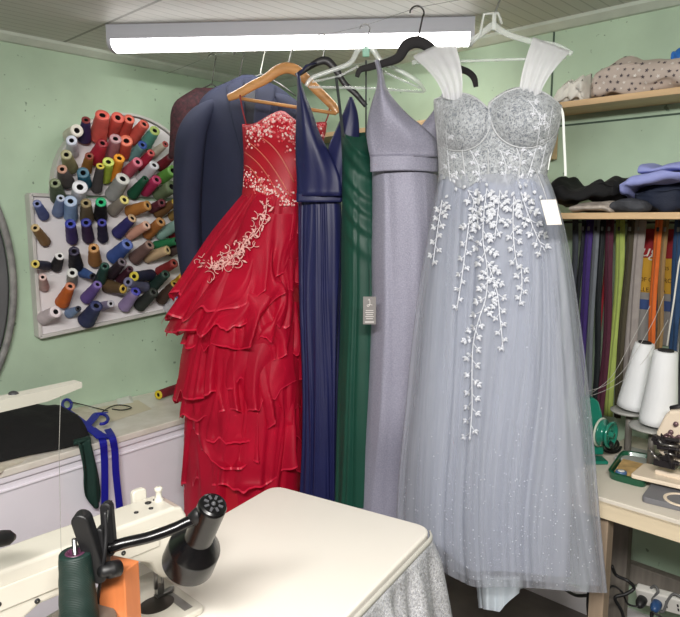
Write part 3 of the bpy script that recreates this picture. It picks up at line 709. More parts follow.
h = thing('hanger', 'clear hanger with green hook clip holding the green gown straps', 'hanger', P(365, 60, 1.99))
mb = MB()
dc = lambda x: 2.08
arms([(306, 86), (312, 78), (330, 71), (350, 63), (358, 50), (365, 47), (373, 50), (382, 62), (402, 72), (418, 82), (425, 92)], dc, [.006, .007, .007, .008, .009, .010, .009, .008, .007, .007, .006], mb)
mb.tube([P(309, 87, 2.08), P(366, 88, 2.08), P(423, 92, 2.08)], .004, 6)
mb.tube([P(312, 82, 2.08), P(340, 76, 2.08), P(358, 66, 2.08)], .0035, 6).tube([P(372, 66, 2.08), P(395, 77, 2.08), P(420, 88, 2.08)], .0035, 6)
mb.build('arms', CLEARG, h)
MB().tube(hook(365, 24, 50, 2.08, 5), .0022, 6).build('hook', STEEL, h)
MB().box(P(366, 52, 2.075), (.022, .012, .03), (RT, FW, UP)).build('clip', mat('mint_clip', (150, 210, 186), .3, alpha=.6), h, smooth=False, bevel=.003)

# ------------------------------------------------------------------ silver lavender gown
SILV = mat('silver_lavender_glitter', (136, 135, 152), .5, col2=(152, 151, 168), vscale=240, bump=.4, bscale=300, sheen=.4, metal=.15)
dS = lambda x: 2.01 - (x - 400) * .0002
sg = thing('dress', 'silver lavender shimmer gown with wide waistband on a black hanger', 'dress', P(400, 515, 1.95))
panel([(60, 375, 378.5), (75, 378, 383), (88, 377, 386), (100, 373, 394), (115, 369, 408), (128, 367, 424), (140, 367, 436), (157, 370, 438)], dS, SILV, 'bodice_panel', sg, off=-.08, bulge=.04, fold=.002)
panel([(84, 447, 449), (97, 441, 447), (112, 433, 449), (128, 420, 447), (142, 412, 444), (157, 408, 440)], dS, SILV, 'bodice_panel', sg, off=-.062, bulge=.015)
Garment([(130, 369, 440, .07), (157, 371, 438, .078), (174, 372, 437, .08)], dS, folds=((3, 1),), amp=.002, seed=2).mesh(MB(), 72, 14).build('bodice_back', SILV, sg)
MB().loft([[P(lerp(370.5, 438, s), y - 1.5 * math.sin(PI * s), dS(400) - .072 - .026 * math.sin(PI * s)) for s in [k / 20 for k in range(21)]] for y in (156.5, 158, 162, 167, 170.5, 172)], closed=False).build('waistband', SILV, sg, solid=.006)
Garment([(170, 372, 438, .082), (200, 372, 442, .095), (250, 371, 446, .10), (310, 371, 450, .105), (380, 368, 455, .11), (430, 365, 460, .115), (480, 361, 466, .09), (530, 358, 470, .09)], dS, folds=((3, .9), (6, .8), (10, .35)), amp=.020, a0=.002, seed=23, pw=.9).mesh(MB(), 160, 50).build('skirt', SILV, sg)
h = thing('hanger', 'black velvet hanger with hooked shoulders holding the silver lavender gown', 'hanger', P(417, 60, 1.95))
mb = MB(); arms([(357, 77), (360, 70), (370, 67), (388, 62), (399, 57), (406, 46), (417, 42), (429, 47), (440, 58), (458, 68), (468, 72), (474, 78), (476, 87)], lambda x: 2.02, [.007, .009, .011, .012, .015, .018, .018, .016, .013, .011, .010, .010, .007], mb)
mb.build('arms', mat('black_flock', (40, 38, 40), .85, sheen=.4), h)
MB().tube(hook(417, 6, 44, 2.02, 7), .0026, 6).build('hook', DARKW, h)
# ------------------------------------------------------------------ pale blue grey tulle gown (front right)
dL = lambda x: 1.72 - (x - 500) * .0012
def tulle(name, col, lo, hi, sc_=70):
    m = bpy.data.materials.new(name); m.use_nodes = True; nt = m.node_tree; N = nt.nodes; L = nt.links; b = N['Principled BSDF']
    c = lin(col); b.inputs['Base Color'].default_value = c; b.inputs['Roughness'].default_value = .6
    tr = N.new('ShaderNodeBsdfTranslucent'); tr.inputs['Color'].default_value = c
    m1 = N.new('ShaderNodeMixShader'); m1.inputs[0].default_value = .35; L.new(b.outputs[0], m1.inputs[1]); L.new(tr.outputs[0], m1.inputs[2])
    tc = N.new('ShaderNodeTexCoord'); mp = N.new('ShaderNodeMapping'); mp.inputs['Scale'].default_value = (1, 1, .035); L.new(tc.outputs['Object'], mp.inputs['Vector'])
    n = N.new('ShaderNodeTexNoise'); n.inputs['Scale'].default_value = sc_; n.inputs['Detail'].default_value = 3; L.new(mp.outputs[0], n.inputs['Vector'])
    mr = N.new('ShaderNodeMapRange'); mr.inputs[1].default_value = .3; mr.inputs[2].default_value = .7; mr.inputs[3].default_value = lo; mr.inputs[4].default_value = hi
    L.new(n.outputs['Fac'], mr.inputs[0])
    tp = N.new('ShaderNodeBsdfTransparent'); m2 = N.new('ShaderNodeMixShader'); L.new(mr.outputs[0], m2.inputs[0]); L.new(tp.outputs[0], m2.inputs[1]); L.new(m1.outputs[0], m2.inputs[2])
    L.new(m2.outputs[0], N['Material Output'].inputs['Surface']); return m
TULLE = tulle('tulle_pale_blue', (204, 208, 219), .24, .50, 26)
TULLEB = tulle('tulle_pale_blue_inner', (198, 203, 214), .22, .46, 20)
TULLE2 = mat('tulle_straps', (238, 239, 243), .6, alpha=.66, sheen=.3, transl=.2)
LINING = mat('lining_pale_blue', (156, 163, 180), .5, var=.05, vscale=6, sheen=.4)
SATP = mat('satin_hem', (196, 206, 214), .3, coat=.2)
LACE = None
def lace():
    m = bpy.data.materials.new('silver_lace'); m.use_nodes = True; nt = m.node_tree; N = nt.nodes; L = nt.links; b = N['Principled BSDF']
    tc = N.new('ShaderNodeTexCoord')
    v1 = N.new('ShaderNodeTexVoronoi'); v1.feature = 'DISTANCE_TO_EDGE'; v1.inputs['Scale'].default_value = 85
    n0 = N.new('ShaderNodeTexNoise'); n0.inputs['Scale'].default_value = 30; n0.inputs['Detail'].default_value = 4
    ad = N.new('ShaderNodeMix'); ad.data_type = 'RGBA'; ad.inputs[0].default_value = .12
    L.new(tc.outputs['Object'], n0.inputs['Vector']); L.new(tc.outputs['Object'], ad.inputs[6]); L.new(n0.outputs['Color'], ad.inputs[7]); L.new(ad.outputs[2], v1.inputs['Vector'])
    cr = N.new('ShaderNodeValToRGB'); e = cr.color_ramp.elements; e[0].position = .02; e[0].color = lin((180, 184, 188)); e[1].position = .26; e[1].color = lin((124, 130, 138))
    L.new(v1.outputs['Distance'], cr.inputs['Fac'])
    n = N.new('ShaderNodeTexNoise'); n.inputs['Scale'].default_value = 110; n.inputs['Detail'].default_value = 2; L.new(tc.outputs['Object'], n.inputs['Vector'])
    mx = N.new('ShaderNodeMix'); mx.data_type = 'RGBA'; mx.blend_type = 'OVERLAY'; mx.inputs[0].default_value = .55
    L.new(cr.outputs[0], mx.inputs[6]); L.new(n.outputs['Fac'], mx.inputs[7]); L.new(mx.outputs[2], b.inputs['Base Color'])
    b.inputs['Roughness'].default_value = .45; b.inputs['Sheen Weight'].default_value = .3
    bp_ = N.new('ShaderNodeBump'); bp_.inputs['Strength'].default_value = .6; bp_.inputs['Distance'].default_value = .004; bp_.invert = True
    L.new(v1.outputs['Distance'], bp_.inputs['Height']); L.new(bp_.outputs[0], b.inputs['Normal'])
    return m
LACE = lace()
gw = thing('dress', 'pale blue grey tulle ball gown with lace sweetheart bodice and white leaf sprays', 'dress', P(505, 590, 1.72))
def sweet(u):
    x = 499 + 65 * u
    if x < 488: c, p, e = 459, 92.5, 102
    else: c, p, e = 526, 87, 107
    k = (x - c) / (30 if x < 488 else 38)
    base = p + 17 * k * k if (x > c) == (x < 488) else p + (10 if x < 488 else 19) * k * k
    return min(base, 113)
def cups(x, y):
    g = 0
    for cx, cy, rx, ry in ((459, 122, 31, 29), (526, 117, 35, 31)):
        q = ((x - cx) / rx) ** 2 + ((y - cy) / ry) ** 2
        if q < 1: g += .034 * (1 - q) ** .8
    return g
gb = Garment([(86, 438, 556, .085), (100, 434, 561, .095), (112, 434.5, 562, .10), (140, 437, 556, .10), (174, 439, 547, .095), (186, 437, 550, .10)], dL, top=sweet,
             bot=lambda u: 184 + 5 * math.sin(u * 9), folds=((3, 1),), amp=.002, seed=4, g=cups, y0=90, y1=186)
gb.tb = lambda u: 110
gb.mesh(MB(), 220, 90).build('bodice', LACE, gw, solid=.002)
# cup seams and boning
mb = MB()
for cx, cy, rx, ry in ((459, 122, 31, 29), (526, 117, 35, 31)):
    mb.tube([gb.front(cx + rx * math.cos(a), cy + ry * math.sin(a), .003) for a in [PI * k / 24 for k in range(1, 24)]], .0022, 6)
for x0, x1 in ((462, 466), (488, 489), (522, 518)):
    mb.tube([gb.front(lerp(x0, x1, t), lerp(150, 184, t), .002) for t in [k / 8 for k in range(9)]], .0016, 6)
mb.tube([gb.front(499 + 63 * u, sweet(u) + .8, .002) for u in [-.97 + 1.94 * k / 80 for k in range(81)]], .0022, 6)
mb.build('seams', mat('lace_trim', (186, 189, 192), .5), gw)
# skirts
rows = [(174, 439, 547, .097), (190, 436, 554, .115), (230, 428, 566, .135), (300, 417, 578, .155), (400, 406, 590, .175), (480, 398, 597, .185), (530, 396, 601, .19), (592, 401, 607, .195)]
def hem(u): return 590 - 3 * math.cos(3 * u) - (0 if u > -.2 else 42 * smooth((-u - .2) / .8))
irows = [(176, 440, 546, .092), (190, 438, 552, .105), (230, 433, 560, .118), (300, 425, 560, .12), (400, 418, 564, .125), (500, 414, 568, .13), (582, 418, 570, .13)]
inn = Garment(irows, dL, folds=((4, .8), (7, .9), (11, .4)), amp=.015, a0=.003, seed=41, bot=lambda u: hem(u) - 16, pw=.7)
inn.mesh(MB(), 160, 40).build('lining', LINING, gw)
sk = Garment(rows, dL, folds=((6, .7), (11, .9), (19, .8), (33, .6), (51, .35)), amp=.017, a0=.004, seed=42, warp=.5, bot=hem, pw=.6)
sk.mesh(MB(), 300, 60).build('tulle_skirt', TULLE, gw)
mid = Garment([(y, a + 4, b - 5, t - .008) for y, a, b, t in rows], dL, folds=((5, .7), (9, .9), (16, .8), (29, .6)), amp=.016, a0=.004, seed=43, warp=.5, bot=lambda u: hem(u) - 7, pw=.6)
mid.mesh(MB(), 260, 50).build('tulle_underlayer', TULLEB, gw)
# satin slip showing below the hem
slip = Garment([(540, 468, 532, .06), (566, 474, 526, .065), (590, 478, 522, .07), (614, 480, 519, .07)], dL, folds=((5, 1), (8, .7)), amp=.03, a0=.02, seed=9, bot=lambda u: 612 - 14 * abs(u) - 10 * u)
slip.mesh(MB(), 96, 24).build('satin_slip', SATP, gw)
# leaf sprays
LEAF = mat('leaf_embroidery', (226, 229, 236), .5, sheen=.2, alpha=.85)
mb = MB(); rr = random.Random(5)
def leaf(fn, x, y, ang, ln, wd, off):
    ca, sa = math.cos(ang), math.sin(ang); pr_ = []
    for a, b_ in ((0, 0), (.3, .45), (.6, .42), (1, 0), (.6, -.42), (.3, -.45)):
        pr_.append(fn(x + ca * a * ln - sa * b_ * wd, y + sa * a * ln + ca * b_ * wd, off))
    c = fn(x + ca * .5 * ln, y + sa * .5 * ln, off + .0035)
    bk = [p + FW * .0015 for p in pr_]
    mb.add(pr_ + [c] + bk, [(i, (i + 1) % 6, 6) for i in range(6)] + [(i, 7 + i, 7 + (i + 1) % 6, (i + 1) % 6) for i in range(6)] + [tuple(range(12, 6, -1))])
def spray(pts, fn, n, ln=7.0, br=13, off=.012):
    sp = spline([Vector((x, y, 0)) for x, y in pts], 10); m = len(sp)
    mb.tube([fn(p.x, p.y, off - .003) for p in sp], .0013, 5)
    for i in range(n):
        t = (i + .25) / n * (m - 1); k = min(int(t), m - 2); p = sp[k].lerp(sp[k + 1], t - k); d_ = (sp[k + 1] - sp[k]); a = math.atan2(d_.y, d_.x)
        tp = 1 - .5 * (i / n); s = 1 if i % 2 else -1
        A = a + s * rr.uniform(.55, .95); bl = br * tp * rr.uniform(.75, 1.15); nl = max(1, int(bl / (ln * .8)))
        e = (p.x + math.cos(A) * bl, p.y + math.sin(A) * bl)
        mb.tube([fn(p.x, p.y, off - .003), fn((p.x + e[0]) / 2, (p.y + e[1]) / 2 + .6, off - .002), fn(e[0], e[1], off - .002)], .0009, 5)
        for q in range(1, nl + 1):
            f = q / (nl + .2); x, y = lerp(p.x, e[0], f), lerp(p.y, e[1], f)
            for s2 in (-1, 1): leaf(fn, x, y, A + s2 * rr.uniform(.8, 1.15), ln * rr.uniform(.8, 1.0) * (.6 + .4 * tp), ln * .6 * (.6 + .4 * tp), off)
        leaf(fn, e[0], e[1], A + rr.uniform(-.2, .2), ln * .9 * (.6 + .4 * tp), ln * .52 * (.6 + .4 * tp), off)
    leaf(fn, sp[-1].x, sp[-1].y, a, ln * .8, ln * .35, off)
f_ = lambda x, y, o: sk.front(x, y, o)
spray([(487, 188), (484, 212), (483, 240), (487, 268), (486, 296), (478, 322), (473, 346), (472, 380), (472, 408), (470, 436)], f_, 34, 5.8, 14)
spray([(470, 216), (466, 246), (462, 276), (457, 308)], f_, 12, 4.6, 8)
spray([(442, 200), (438, 226), (433, 262)], f_, 11, 5, 8)
spray([(521, 192), (528, 214), (536, 234), (543, 248)], f_, 10, 6, 14)
spray([(514, 196), (513, 220), (514, 244), (517, 266)], f_, 11, 5.4, 10)
spray([(521, 266), (522, 284), (520, 302)], f_, 7, 5, 7)
spray([(489, 266), (497, 292), (500, 318), (503, 348)], f_, 12, 5, 9)
spray([(500, 190), (498, 212), (495, 236)], f_, 8, 5.5, 11)
spray([(468, 190), (475, 204), (478, 224)], f_, 8, 5.4, 10)
g_ = lambda x, y, o: gb.front(x, y, o - .008)
for q in (((552, 108), (548, 135), (540, 170)), ((540, 112), (538, 140), (528, 176)), ((470, 150), (478, 165), (480, 180)), ((500, 150), (506, 166), (504, 180)), ((446, 130), (448, 155), (450, 178)), ((516, 146), (520, 160), (518, 178)), ((528, 100), (540, 116), (545, 128))):
    spray(q, g_, 5, 5, 7)
for i in range(26):
    x, y = rr.uniform(446, 546), rr.uniform(170, 198)
    leaf((g_ if y < 182 else f_), x, y, rr.uniform(.8, 2.3), rr.uniform(4, 6.5), 3, .012)
mb.build('leaf_embroidery', LEAF, gw, smooth=False)
mb = MB()
for i in range(420):
    y = 585 - abs(rr.gauss(0, 70)); xl, xr, _ = interp(rows, y); x = rr.uniform(xl + 6, xr - 4)
    if y > hem((x - (xl + xr) / 2) / ((xr - xl) / 2)) - 3 or y < 300: continue
    mb.ball(sk.front(x, y, .002), rr.uniform(.0007, .0015), 4)
mb.build('glitter', mat('glitter_white', (226, 229, 238), .2), gw)['kind'] = 'stuff'
# pleated tulle straps looped over the hanger
def strap(bot, top, d0, nm, lean):
    (bx0, bx1, by), (tx0, ty0, tx1, ty1) = bot, top; rings = []
    K = 22; M = 30
    for side, off in ((0, -.03), (1, .035)):
        pass
    for i in range(2 * M + 1):
        t = i / M if i <= M else 2 - i / M          # up the front, over the bar and down the back
        dep = (-.055 if i <= M else .05) * (1 - t ** 4); ring = []
        for k in range(K + 1):
            s = k / K
            bx = lerp(bx0, bx1, s); tx, ty = lerp(tx0, tx1, s), lerp(ty0, ty1, s)
            e = t ** 1.25
            x = lerp(bx, tx, e) + lean * math.sin(PI * t) ; y = lerp(by + 3 * math.sin(PI * s), ty, t)
            if t > .97: y -= 1.2
            ring.append(P(x, y, dL(x) - .04 * (1 - t) + dep + .003 * math.sin(s * 24 + t * 2)))
        rings.append(ring)
    MB().loft(rings, closed=False).build(nm, TULLE2, gw)
strap((443, 462, 97), (413, 57, 453, 38), 1.75, 'tulle_strap', 3)
strap((519, 541, 93), (533, 38, 570, 52), 1.68, 'tulle_strap', -1)
# blank white swing tag and ribbon hanging loop
tg = MB().prism([P(540.5, 200, 1.47), P(556, 199.5, 1.465), P(562, 224.5, 1.465), P(547, 225, 1.47)], FW * .001).build('swing_tag', mat('tag_card', (236, 230, 220), .6), gw, smooth=False)
tg['label'] = 'blank white card tag'
MB().tube([P(535, 168, 1.53), P(543, 188, 1.48), P(548, 203, 1.466)], .0008, 5).build('tag_string', TULLE2, gw)
RIB = mat('white_ribbon', (226, 230, 226), .5)
MB().strip(spline([P(561, 108, 1.62), P(563, 116, 1.62), P(564, 140, 1.62), P(565, 160, 1.62), P(565.5, 176, 1.62)], 4), RT * .006, .001).strip(spline([P(560, 110, 1.63), P(555, 135, 1.63), P(550, 158, 1.63), P(548, 170, 1.62)], 4), RT * .003, .001).build('hanging_loop', RIB, gw, smooth=False)
h = thing('hanger', 'clear plastic hanger with a metal hook holding the pale tulle gown', 'hanger', P(493, 45, 1.75))
mb = MB()
arms([(412, 63), (430, 56), (452, 48), (475, 38), (486, 30), (493, 26), (500, 30), (512, 36), (534, 42), (556, 46), (572, 54)], lambda x: dL(x) + .01, [.007, .008, .008, .008, .009, .011, .009, .008, .008, .008, .007], mb)
mb.tube([P(418, 63, dL(418) + .01), P(493, 60, dL(493) + .01), P(566, 58, dL(566) + .01)], .004, 8)
mb.tube([P(470, 46, dL(470) + .01), P(480, 34, dL(480)), P(484, 14, dL(484)), P(498, 13, dL(498)), P(502, 24, dL(502))], .004, 8)
mb.build('arms', CLEAR, h)
MB().box(P(494, 22, dL(494)), (.011, .009, .04), (RT, FW, UP)).build('clip', CLEARG, h, smooth=False, bevel=.003)
MB().tube(hook(493, -8, 20, 1.735, 7), .0024, 6).build('hook', STEEL, h)
# ------------------------------------------------------------------ shelves on the back wall
SHW = mat('shelf_pine', (214, 182, 140), .5, var=.10, vscale=7, stretch=(.4, 8, 8))
tag(MB().box(((-2.3 + .5) / 2, 2.214, 1.8785), (2.8, .17, .02)).build('wall_shelf', SHW, smooth=False, bevel=.002), 'upper pine wall shelf carrying the star print fabric', 'shelf')
s2 = tag(MB().box(((-1.15 + .5) / 2, 2.15, 1.508), (1.65, .298, .02)).build('wall_shelf', SHW, smooth=False, bevel=.002), 'lower pine wall shelf carrying folded clothes, zips hanging under it', 'shelf')
q = on(1, 549, 160, 2.27)
tag(MB().box((q.x, 2.265, 1.775), (.04, .06, .12)).build('shelf_bracket', SHW, smooth=False, bevel=.003), 'small wooden bracket block under the upper shelf beside the tulle gown', 'bracket')
# cloth piles
def heap(stations, dep, m, nm, label, cat='clothes', group=None, e=2.6, bump=.006, seed=0, parent=None, floor=None, sub=10, fn=18.0):
    """folded cloth: stations (px, top, bottom) in photo measure along the shelf; front at y=dep[0], back y=dep[1]"""
    rings = []; xs = []
    st = [(a, b, c) for a, b, c in stations]
    n = (len(st) - 1) * sub
    for i in range(n + 1):
        x = lerp(st[0][0], st[-1][0], i / n); tp, bt = interp(st, x)
        A, B = on(1, x, tp, dep[0]), on(1, x, bt, dep[0])
        zb_ = max(B.z, floor) if floor is not None else B.z
        cz, hz = (A.z + zb_) / 2, max(.002, (A.z - zb_) / 2); cy, hy = (dep[0] + dep[1]) / 2, (dep[1] - dep[0]) / 2
        endk = min(1, (min(i, n - i) + .25) / (n * .06)) ** .5
        ring = []
        for k in range(48):
            a = 2 * PI * k / 48; ca, sa = math.cos(a), math.sin(a)
            yy = cy - hy * endk * math.copysign(abs(ca) ** (2 / e), ca); zz = cz + hz * math.copysign(abs(sa) ** (2 / e), sa) * (.35 + .65 * endk)
            nz = noise.noise(Vector((A.x * fn, yy * fn, zz * fn * 1.6 + seed))) * bump + noise.noise(Vector((A.x * fn * .4, yy * 5, zz * 60 + seed))) * bump * .8
            z2 = zz + nz * 1.4
            if floor is not None: z2 = max(z2, floor + .0005)
            ring.append(Vector((A.x, yy + nz * (1 if yy < cy else -1), z2)))
        rings.append(ring)
    o = MB().loft(rings, True, True, True).build(nm, m, parent)
    return tag(o, label, cat, group) if parent is None else o
UZ, LZ = 1.8895, 1.519
STARF = mat('star_fabric', (196, 182, 172), .75, var=.05, vscale=10, sheen=.3)
FLUFF = mat('fluffy_cloth', (226, 223, 214), .9, var=.08, vscale=20, bump=.8, bscale=45, sheen=.6)
heap([(552, 95, 103), (559, 86, 103), (567, 79, 102), (576, 74, 101), (580, 74, 100), (583, 80, 99)], (2.135, 2.285), FLUFF, 'fluffy_cloth', 'fluffy off-white cloth on the upper shelf, left of the star fabric', 'cloth', bump=.018, floor=UZ, fn=44)
sf = heap([(585, 84, 101), (589, 74, 100), (597, 66, 99), (609, 59, 98), (622, 55, 97), (640, 57, 96), (660, 56, 95), (680, 54, 94), (710, 54, 92), (740, 58, 90)], (2.145, 2.29), STARF, 'star_print_fabric', 'folded taupe fabric with dark and white star print on the upper shelf', 'fabric', bump=.010, floor=UZ)
# star print as small flat appliques following the front of the bundle
mbs = MB(); rr = random.Random(12)
def star(c, ax, ay, r, mi, nrm_):
    pts = []
    for k in range(10):
        a = PI / 2 + PI * k / 5 + 0; q_ = r if k % 2 == 0 else r * .42
        pts.append(c + ax * (q_ * math.cos(a)) + ay * (q_ * math.sin(a)))
    mbs.prism(pts, nrm_ * .0008, mi)
dg = None
bpy.context.view_layer.update()
from mathutils.bvhtree import BVHTree
bv = BVHTree.FromPolygons([sf.matrix_world @ v.co for v in sf.data.vertices], [tuple(p.vertices) for p in sf.data.polygons])
for row in range(7):
    for k in range(16):
        px, py = 588 + k * 7.4 + (row % 2) * 3.7 + rr.uniform(-1.2, 1.2), 57 + row * 6.4 + rr.uniform(-1, 1)
        r_ = ray(px, py).normalized()
        hit = bv.ray_cast(Vector((0, 0, EYE)), r_)
        if hit[0] is None: continue
        nn = hit[1]
        if nn.dot(r_) > 0: nn = -nn
        a_ = rr.uniform(-.5, .5); ex = nn.cross(UP).normalized(); ey = nn.cross(ex).normalized() * -1
        star(hit[0] + nn * .0015, ex * math.cos(a_) + ey * math.sin(a_), ey * math.cos(a_) - ex * math.sin(a_), rr.choice((.0045, .006, .007)), 0 if (k + row) % 3 else 1, nn)
mbs.build('star_print', [mat('star_dark', (92, 84, 88), .8), mat('star_light', (226, 220, 214), .8)], sf, smooth=False)
heap([(669, 54, 62), (673, 49, 62), (678, 47, 63), (690, 46, 63), (700, 52, 62)], (2.19, 2.28), mat('blue_bag', (44, 112, 196), .4, bump=.6, bscale=30), 'blue_bundle', 'bright blue bundle on top of the star print fabric', 'bundle', bump=.01, fn=40)
BLK = mat('black_cloth', (14, 14, 17), .85, var=.25, vscale=14, bump=.2, bscale=150)
JEAN = mat('dark_denim', (32, 40, 60), .75, var=.18, vscale=16, bump=.3, bscale=260)
CHAR = mat('charcoal_cloth', (62, 64, 70), .8, var=.2, vscale=40, bump=.3, bscale=200)
PERI = mat('periwinkle_cloth', (150, 158, 216), .7, var=.05, vscale=9, sheen=.4)
FLOR = mat('floral_cream', (206, 196, 184), .7, col2=(158, 146, 138), vscale=38, sheen=.3)
heap([(566, 208, 219.5), (572, 204, 219), (582, 203, 218.5), (594, 202.5, 217.5), (604, 202, 216.5), (612, 205, 216)], (1.985, 2.22), FLOR, 'floral_cloth', 'cream floral cloth folded at the left end of the lower shelf', 'clothes', bump=.006, floor=LZ, seed=3)
heap([(544, 190, 203), (550, 176, 203), (556, 180, 203), (566, 187, 203), (580, 185, 203), (596, 179, 202), (606, 176, 201), (613, 178, 201), (617, 186, 201)], (1.99, 2.25), BLK, 'black_trousers', 'black folded trousers lying on the cream floral cloth', 'clothes', bump=.017, seed=5)
heap([(607, 206, 213), (614, 199, 213), (624, 197, 212.5), (634, 198.5, 212.4), (646, 204, 212.4)], (1.99, 2.065), CHAR, 'charcoal_cloth', 'charcoal knitted cloth under the blue shirt on the lower shelf', 'clothes', bump=.006, floor=LZ, seed=8)
heap([(629, 198, 210), (634, 188, 211.5), (641, 184, 212), (656, 181, 212), (680, 180, 212), (710, 178, 212), (730, 184, 212)], (2.075, 2.27), JEAN, 'dark_jeans', 'dark blue folded jeans under the periwinkle shirt', 'clothes', bump=.014, floor=LZ, seed=9)
heap([(613, 190, 196), (617, 181, 197), (623, 176, 195), (630, 174, 184), (640, 173, 182), (650, 172, 181), (664, 171, 180), (682, 170, 178), (710, 169, 177), (726, 174, 177)], (1.99, 2.25), PERI, 'periwinkle_shirt', 'periwinkle blue shirt, lower fold lying over the dark jeans', 'clothes', bump=.010, seed=14)
heap([(633, 169, 174), (636, 164, 175), (644, 163.5, 174), (654, 166, 172), (668, 163, 171), (684, 161, 170), (710, 161, 169), (724, 164, 169)], (2.02, 2.2), PERI, 'periwinkle_shirt', 'periwinkle blue shirt, rolled top fold above the other one', 'clothes', bump=.005, seed=15)
# ------------------------------------------------------------------ zips hanging under the lower shelf
tag(MB().tube([(-1.1, 2.225, 1.487), (.4, 2.225, 1.487)], .004, 8).build('hanging_rod', DARKW), 'thin dark rod under the lower shelf from which the zips hang', 'rod')
ZIPS = [(571, 6, 400, (70, 74, 84), 'slate grey zip beside the tulle gown skirt'), (578, 4, 380, (30, 34, 44), 'black narrow zip second from the tulle gown'), (585, 8, 402, (70, 48, 122), 'purple zip hanging under the lower shelf'), (592.5, 6, 404, (120, 126, 134), 'grey zip right of the purple one'),
 (599, 6, 408, (28, 34, 38), 'black zip right of the grey one'), (607, 8, 420, (82, 32, 52), 'maroon zip left of the lime green one'), (616, 9, 418, (168, 186, 96), 'lime green zip hanging under the lower shelf'), (624.5, 7, 420, (72, 66, 48), 'dark olive zip right of the lime green one'),
 (633.5, 13, 400, (160, 152, 148), 'wide light taupe zip right of the olive one'), (653.5, 7, 352, (216, 106, 40), 'bright orange zip hanging in front of the red and yellow bag'), (660.5, 6, 356, (150, 120, 80), 'tan zip right of the orange one'), (675, 9, 420, (40, 72, 112), 'steel blue zip at the right end of the rod'), (686, 9, 420, (60, 60, 66), 'dark zip right of the steel blue one'), (602, 3, 400, (150, 26, 40), 'thin red zip behind the maroon one')]
for i, (x, w, yb, c, lab) in enumerate(ZIPS):
    yy = 2.20 - (.012 if i % 2 else 0) + (.03 if w == 3 else 0)
    k = on(1, x, 300, yy).dot(FW) / FPX; r0 = random.Random(i)
    zt_ = 1.496; zb_ = on(1, x, yb, yy).z; xx = on(1, x, 300, yy).x; wv = w * k
    zm = mat('zip_%d' % i, c, .75, var=.08, vscale=30, bump=.4, bscale=120, btype='Z')
    zp = thing('zip', lab, 'zip', (xx, yy, zb_), 'zips under the lower shelf')
    ctr = [Vector((xx + .004 * math.sin(t * 5 + i), yy + .006 * math.sin(t * 7 + i * 2), lerp(zt_, zb_, t))) for t in [q_ / 14 for q_ in range(15)]]
    rings = []
    for p in ctr:
        rings.append([p + Vector((wv * s, .004 * abs(s) * 2 - .002, 0)) for s in (-.5, -.25, 0, .25, .5)] + [p + Vector((wv * s, .0035, 0)) for s in (.5, .25, 0, -.25, -.5)])
    MB().loft(rings, True, True, True).build('tape', zm, zp)
    MB().tube([p + Vector((0, -.0035, 0)) for p in ctr], min(.0032, wv * .16), 6, flat=.6).build('teeth', mat('zip_teeth_%d' % i, tuple(int(v * .8) for v in c), .45), zp)
    p = ctr[0]; MB().box(p + Vector((0, -.006, -.03)), (.008, .005, .014)).build('slider', STEEL if i % 3 else DARKW, zp, smooth=False, bevel=.0015)
# bag with red and yellow print pinned against the wall behind the zips
BY = 2.291
bx0, bx1 = on(1, 638, 300, BY).x, on(1, 673, 300, BY).x
def bz(y): return on(1, 655, y, BY).z
bag = thing('printed_bag', 'red and yellow printed paper bag hanging behind the orange and tan zips', 'bag', ((bx0 + bx1) / 2, BY, bz(345)))
for nm, y0, y1, c, off in (('red_panel', 229, 258, (158, 26, 36), 0), ('yellow_panel', 258, 293, (214, 164, 50), 0), ('lower_panel', 293, 344, (150, 146, 144), 0), ('blue_band', 300, 310, (60, 84, 140), -.0065)):
    MB().box(((bx0 + bx1) / 2, BY + off, (bz(y0) + bz(y1)) / 2), (bx1 - bx0, .004 if off else .012, bz(y0) - bz(y1))).build(nm, mat('bag_' + nm, c, .5, var=.06, vscale=12), bag, smooth=False, bevel=.001)
def text(body, loc, size, m, parent, rot, shear=0.0):
    cu = bpy.data.curves.new('lettering', 'FONT'); cu.body = body; cu.size = size; cu.extrude = .0006; cu.shear = shear; cu.align_x = 'LEFT'
    t0 = bpy.data.objects.new('t', cu); COL.objects.link(t0); cu.materials.append(m); bpy.context.view_layer.update()
    me = bpy.data.meshes.new_from_object(t0.evaluated_get(bpy.context.evaluated_depsgraph_get())); bpy.data.objects.remove(t0)
    o = bpy.data.objects.new('lettering', me); COL.objects.link(o); o.parent = parent
    o.location = Vector(loc) - ORG[parent.name]; o.rotation_euler = rot; return o
DKT = mat('print_brown', (92, 60, 20), .6); WHT = mat('print_white', (230, 226, 216), .6)
rot = (PI / 2, 0, 0)
o = on(1, 640, 256, BY - .0075); text('ug', o, .058, WHT, bag, rot, .3)
o = on(1, 638.5, 281, BY - .0075); text('OF GO   RO', o, .020, DKT, bag, rot)
o = on(1, 639.5, 291, BY - .0075); text('LLE     VA', o, .020, DKT, bag, rot)
o = on(1, 664, 270, BY - .0075); text('25', o, .016, DKT, bag, rot)
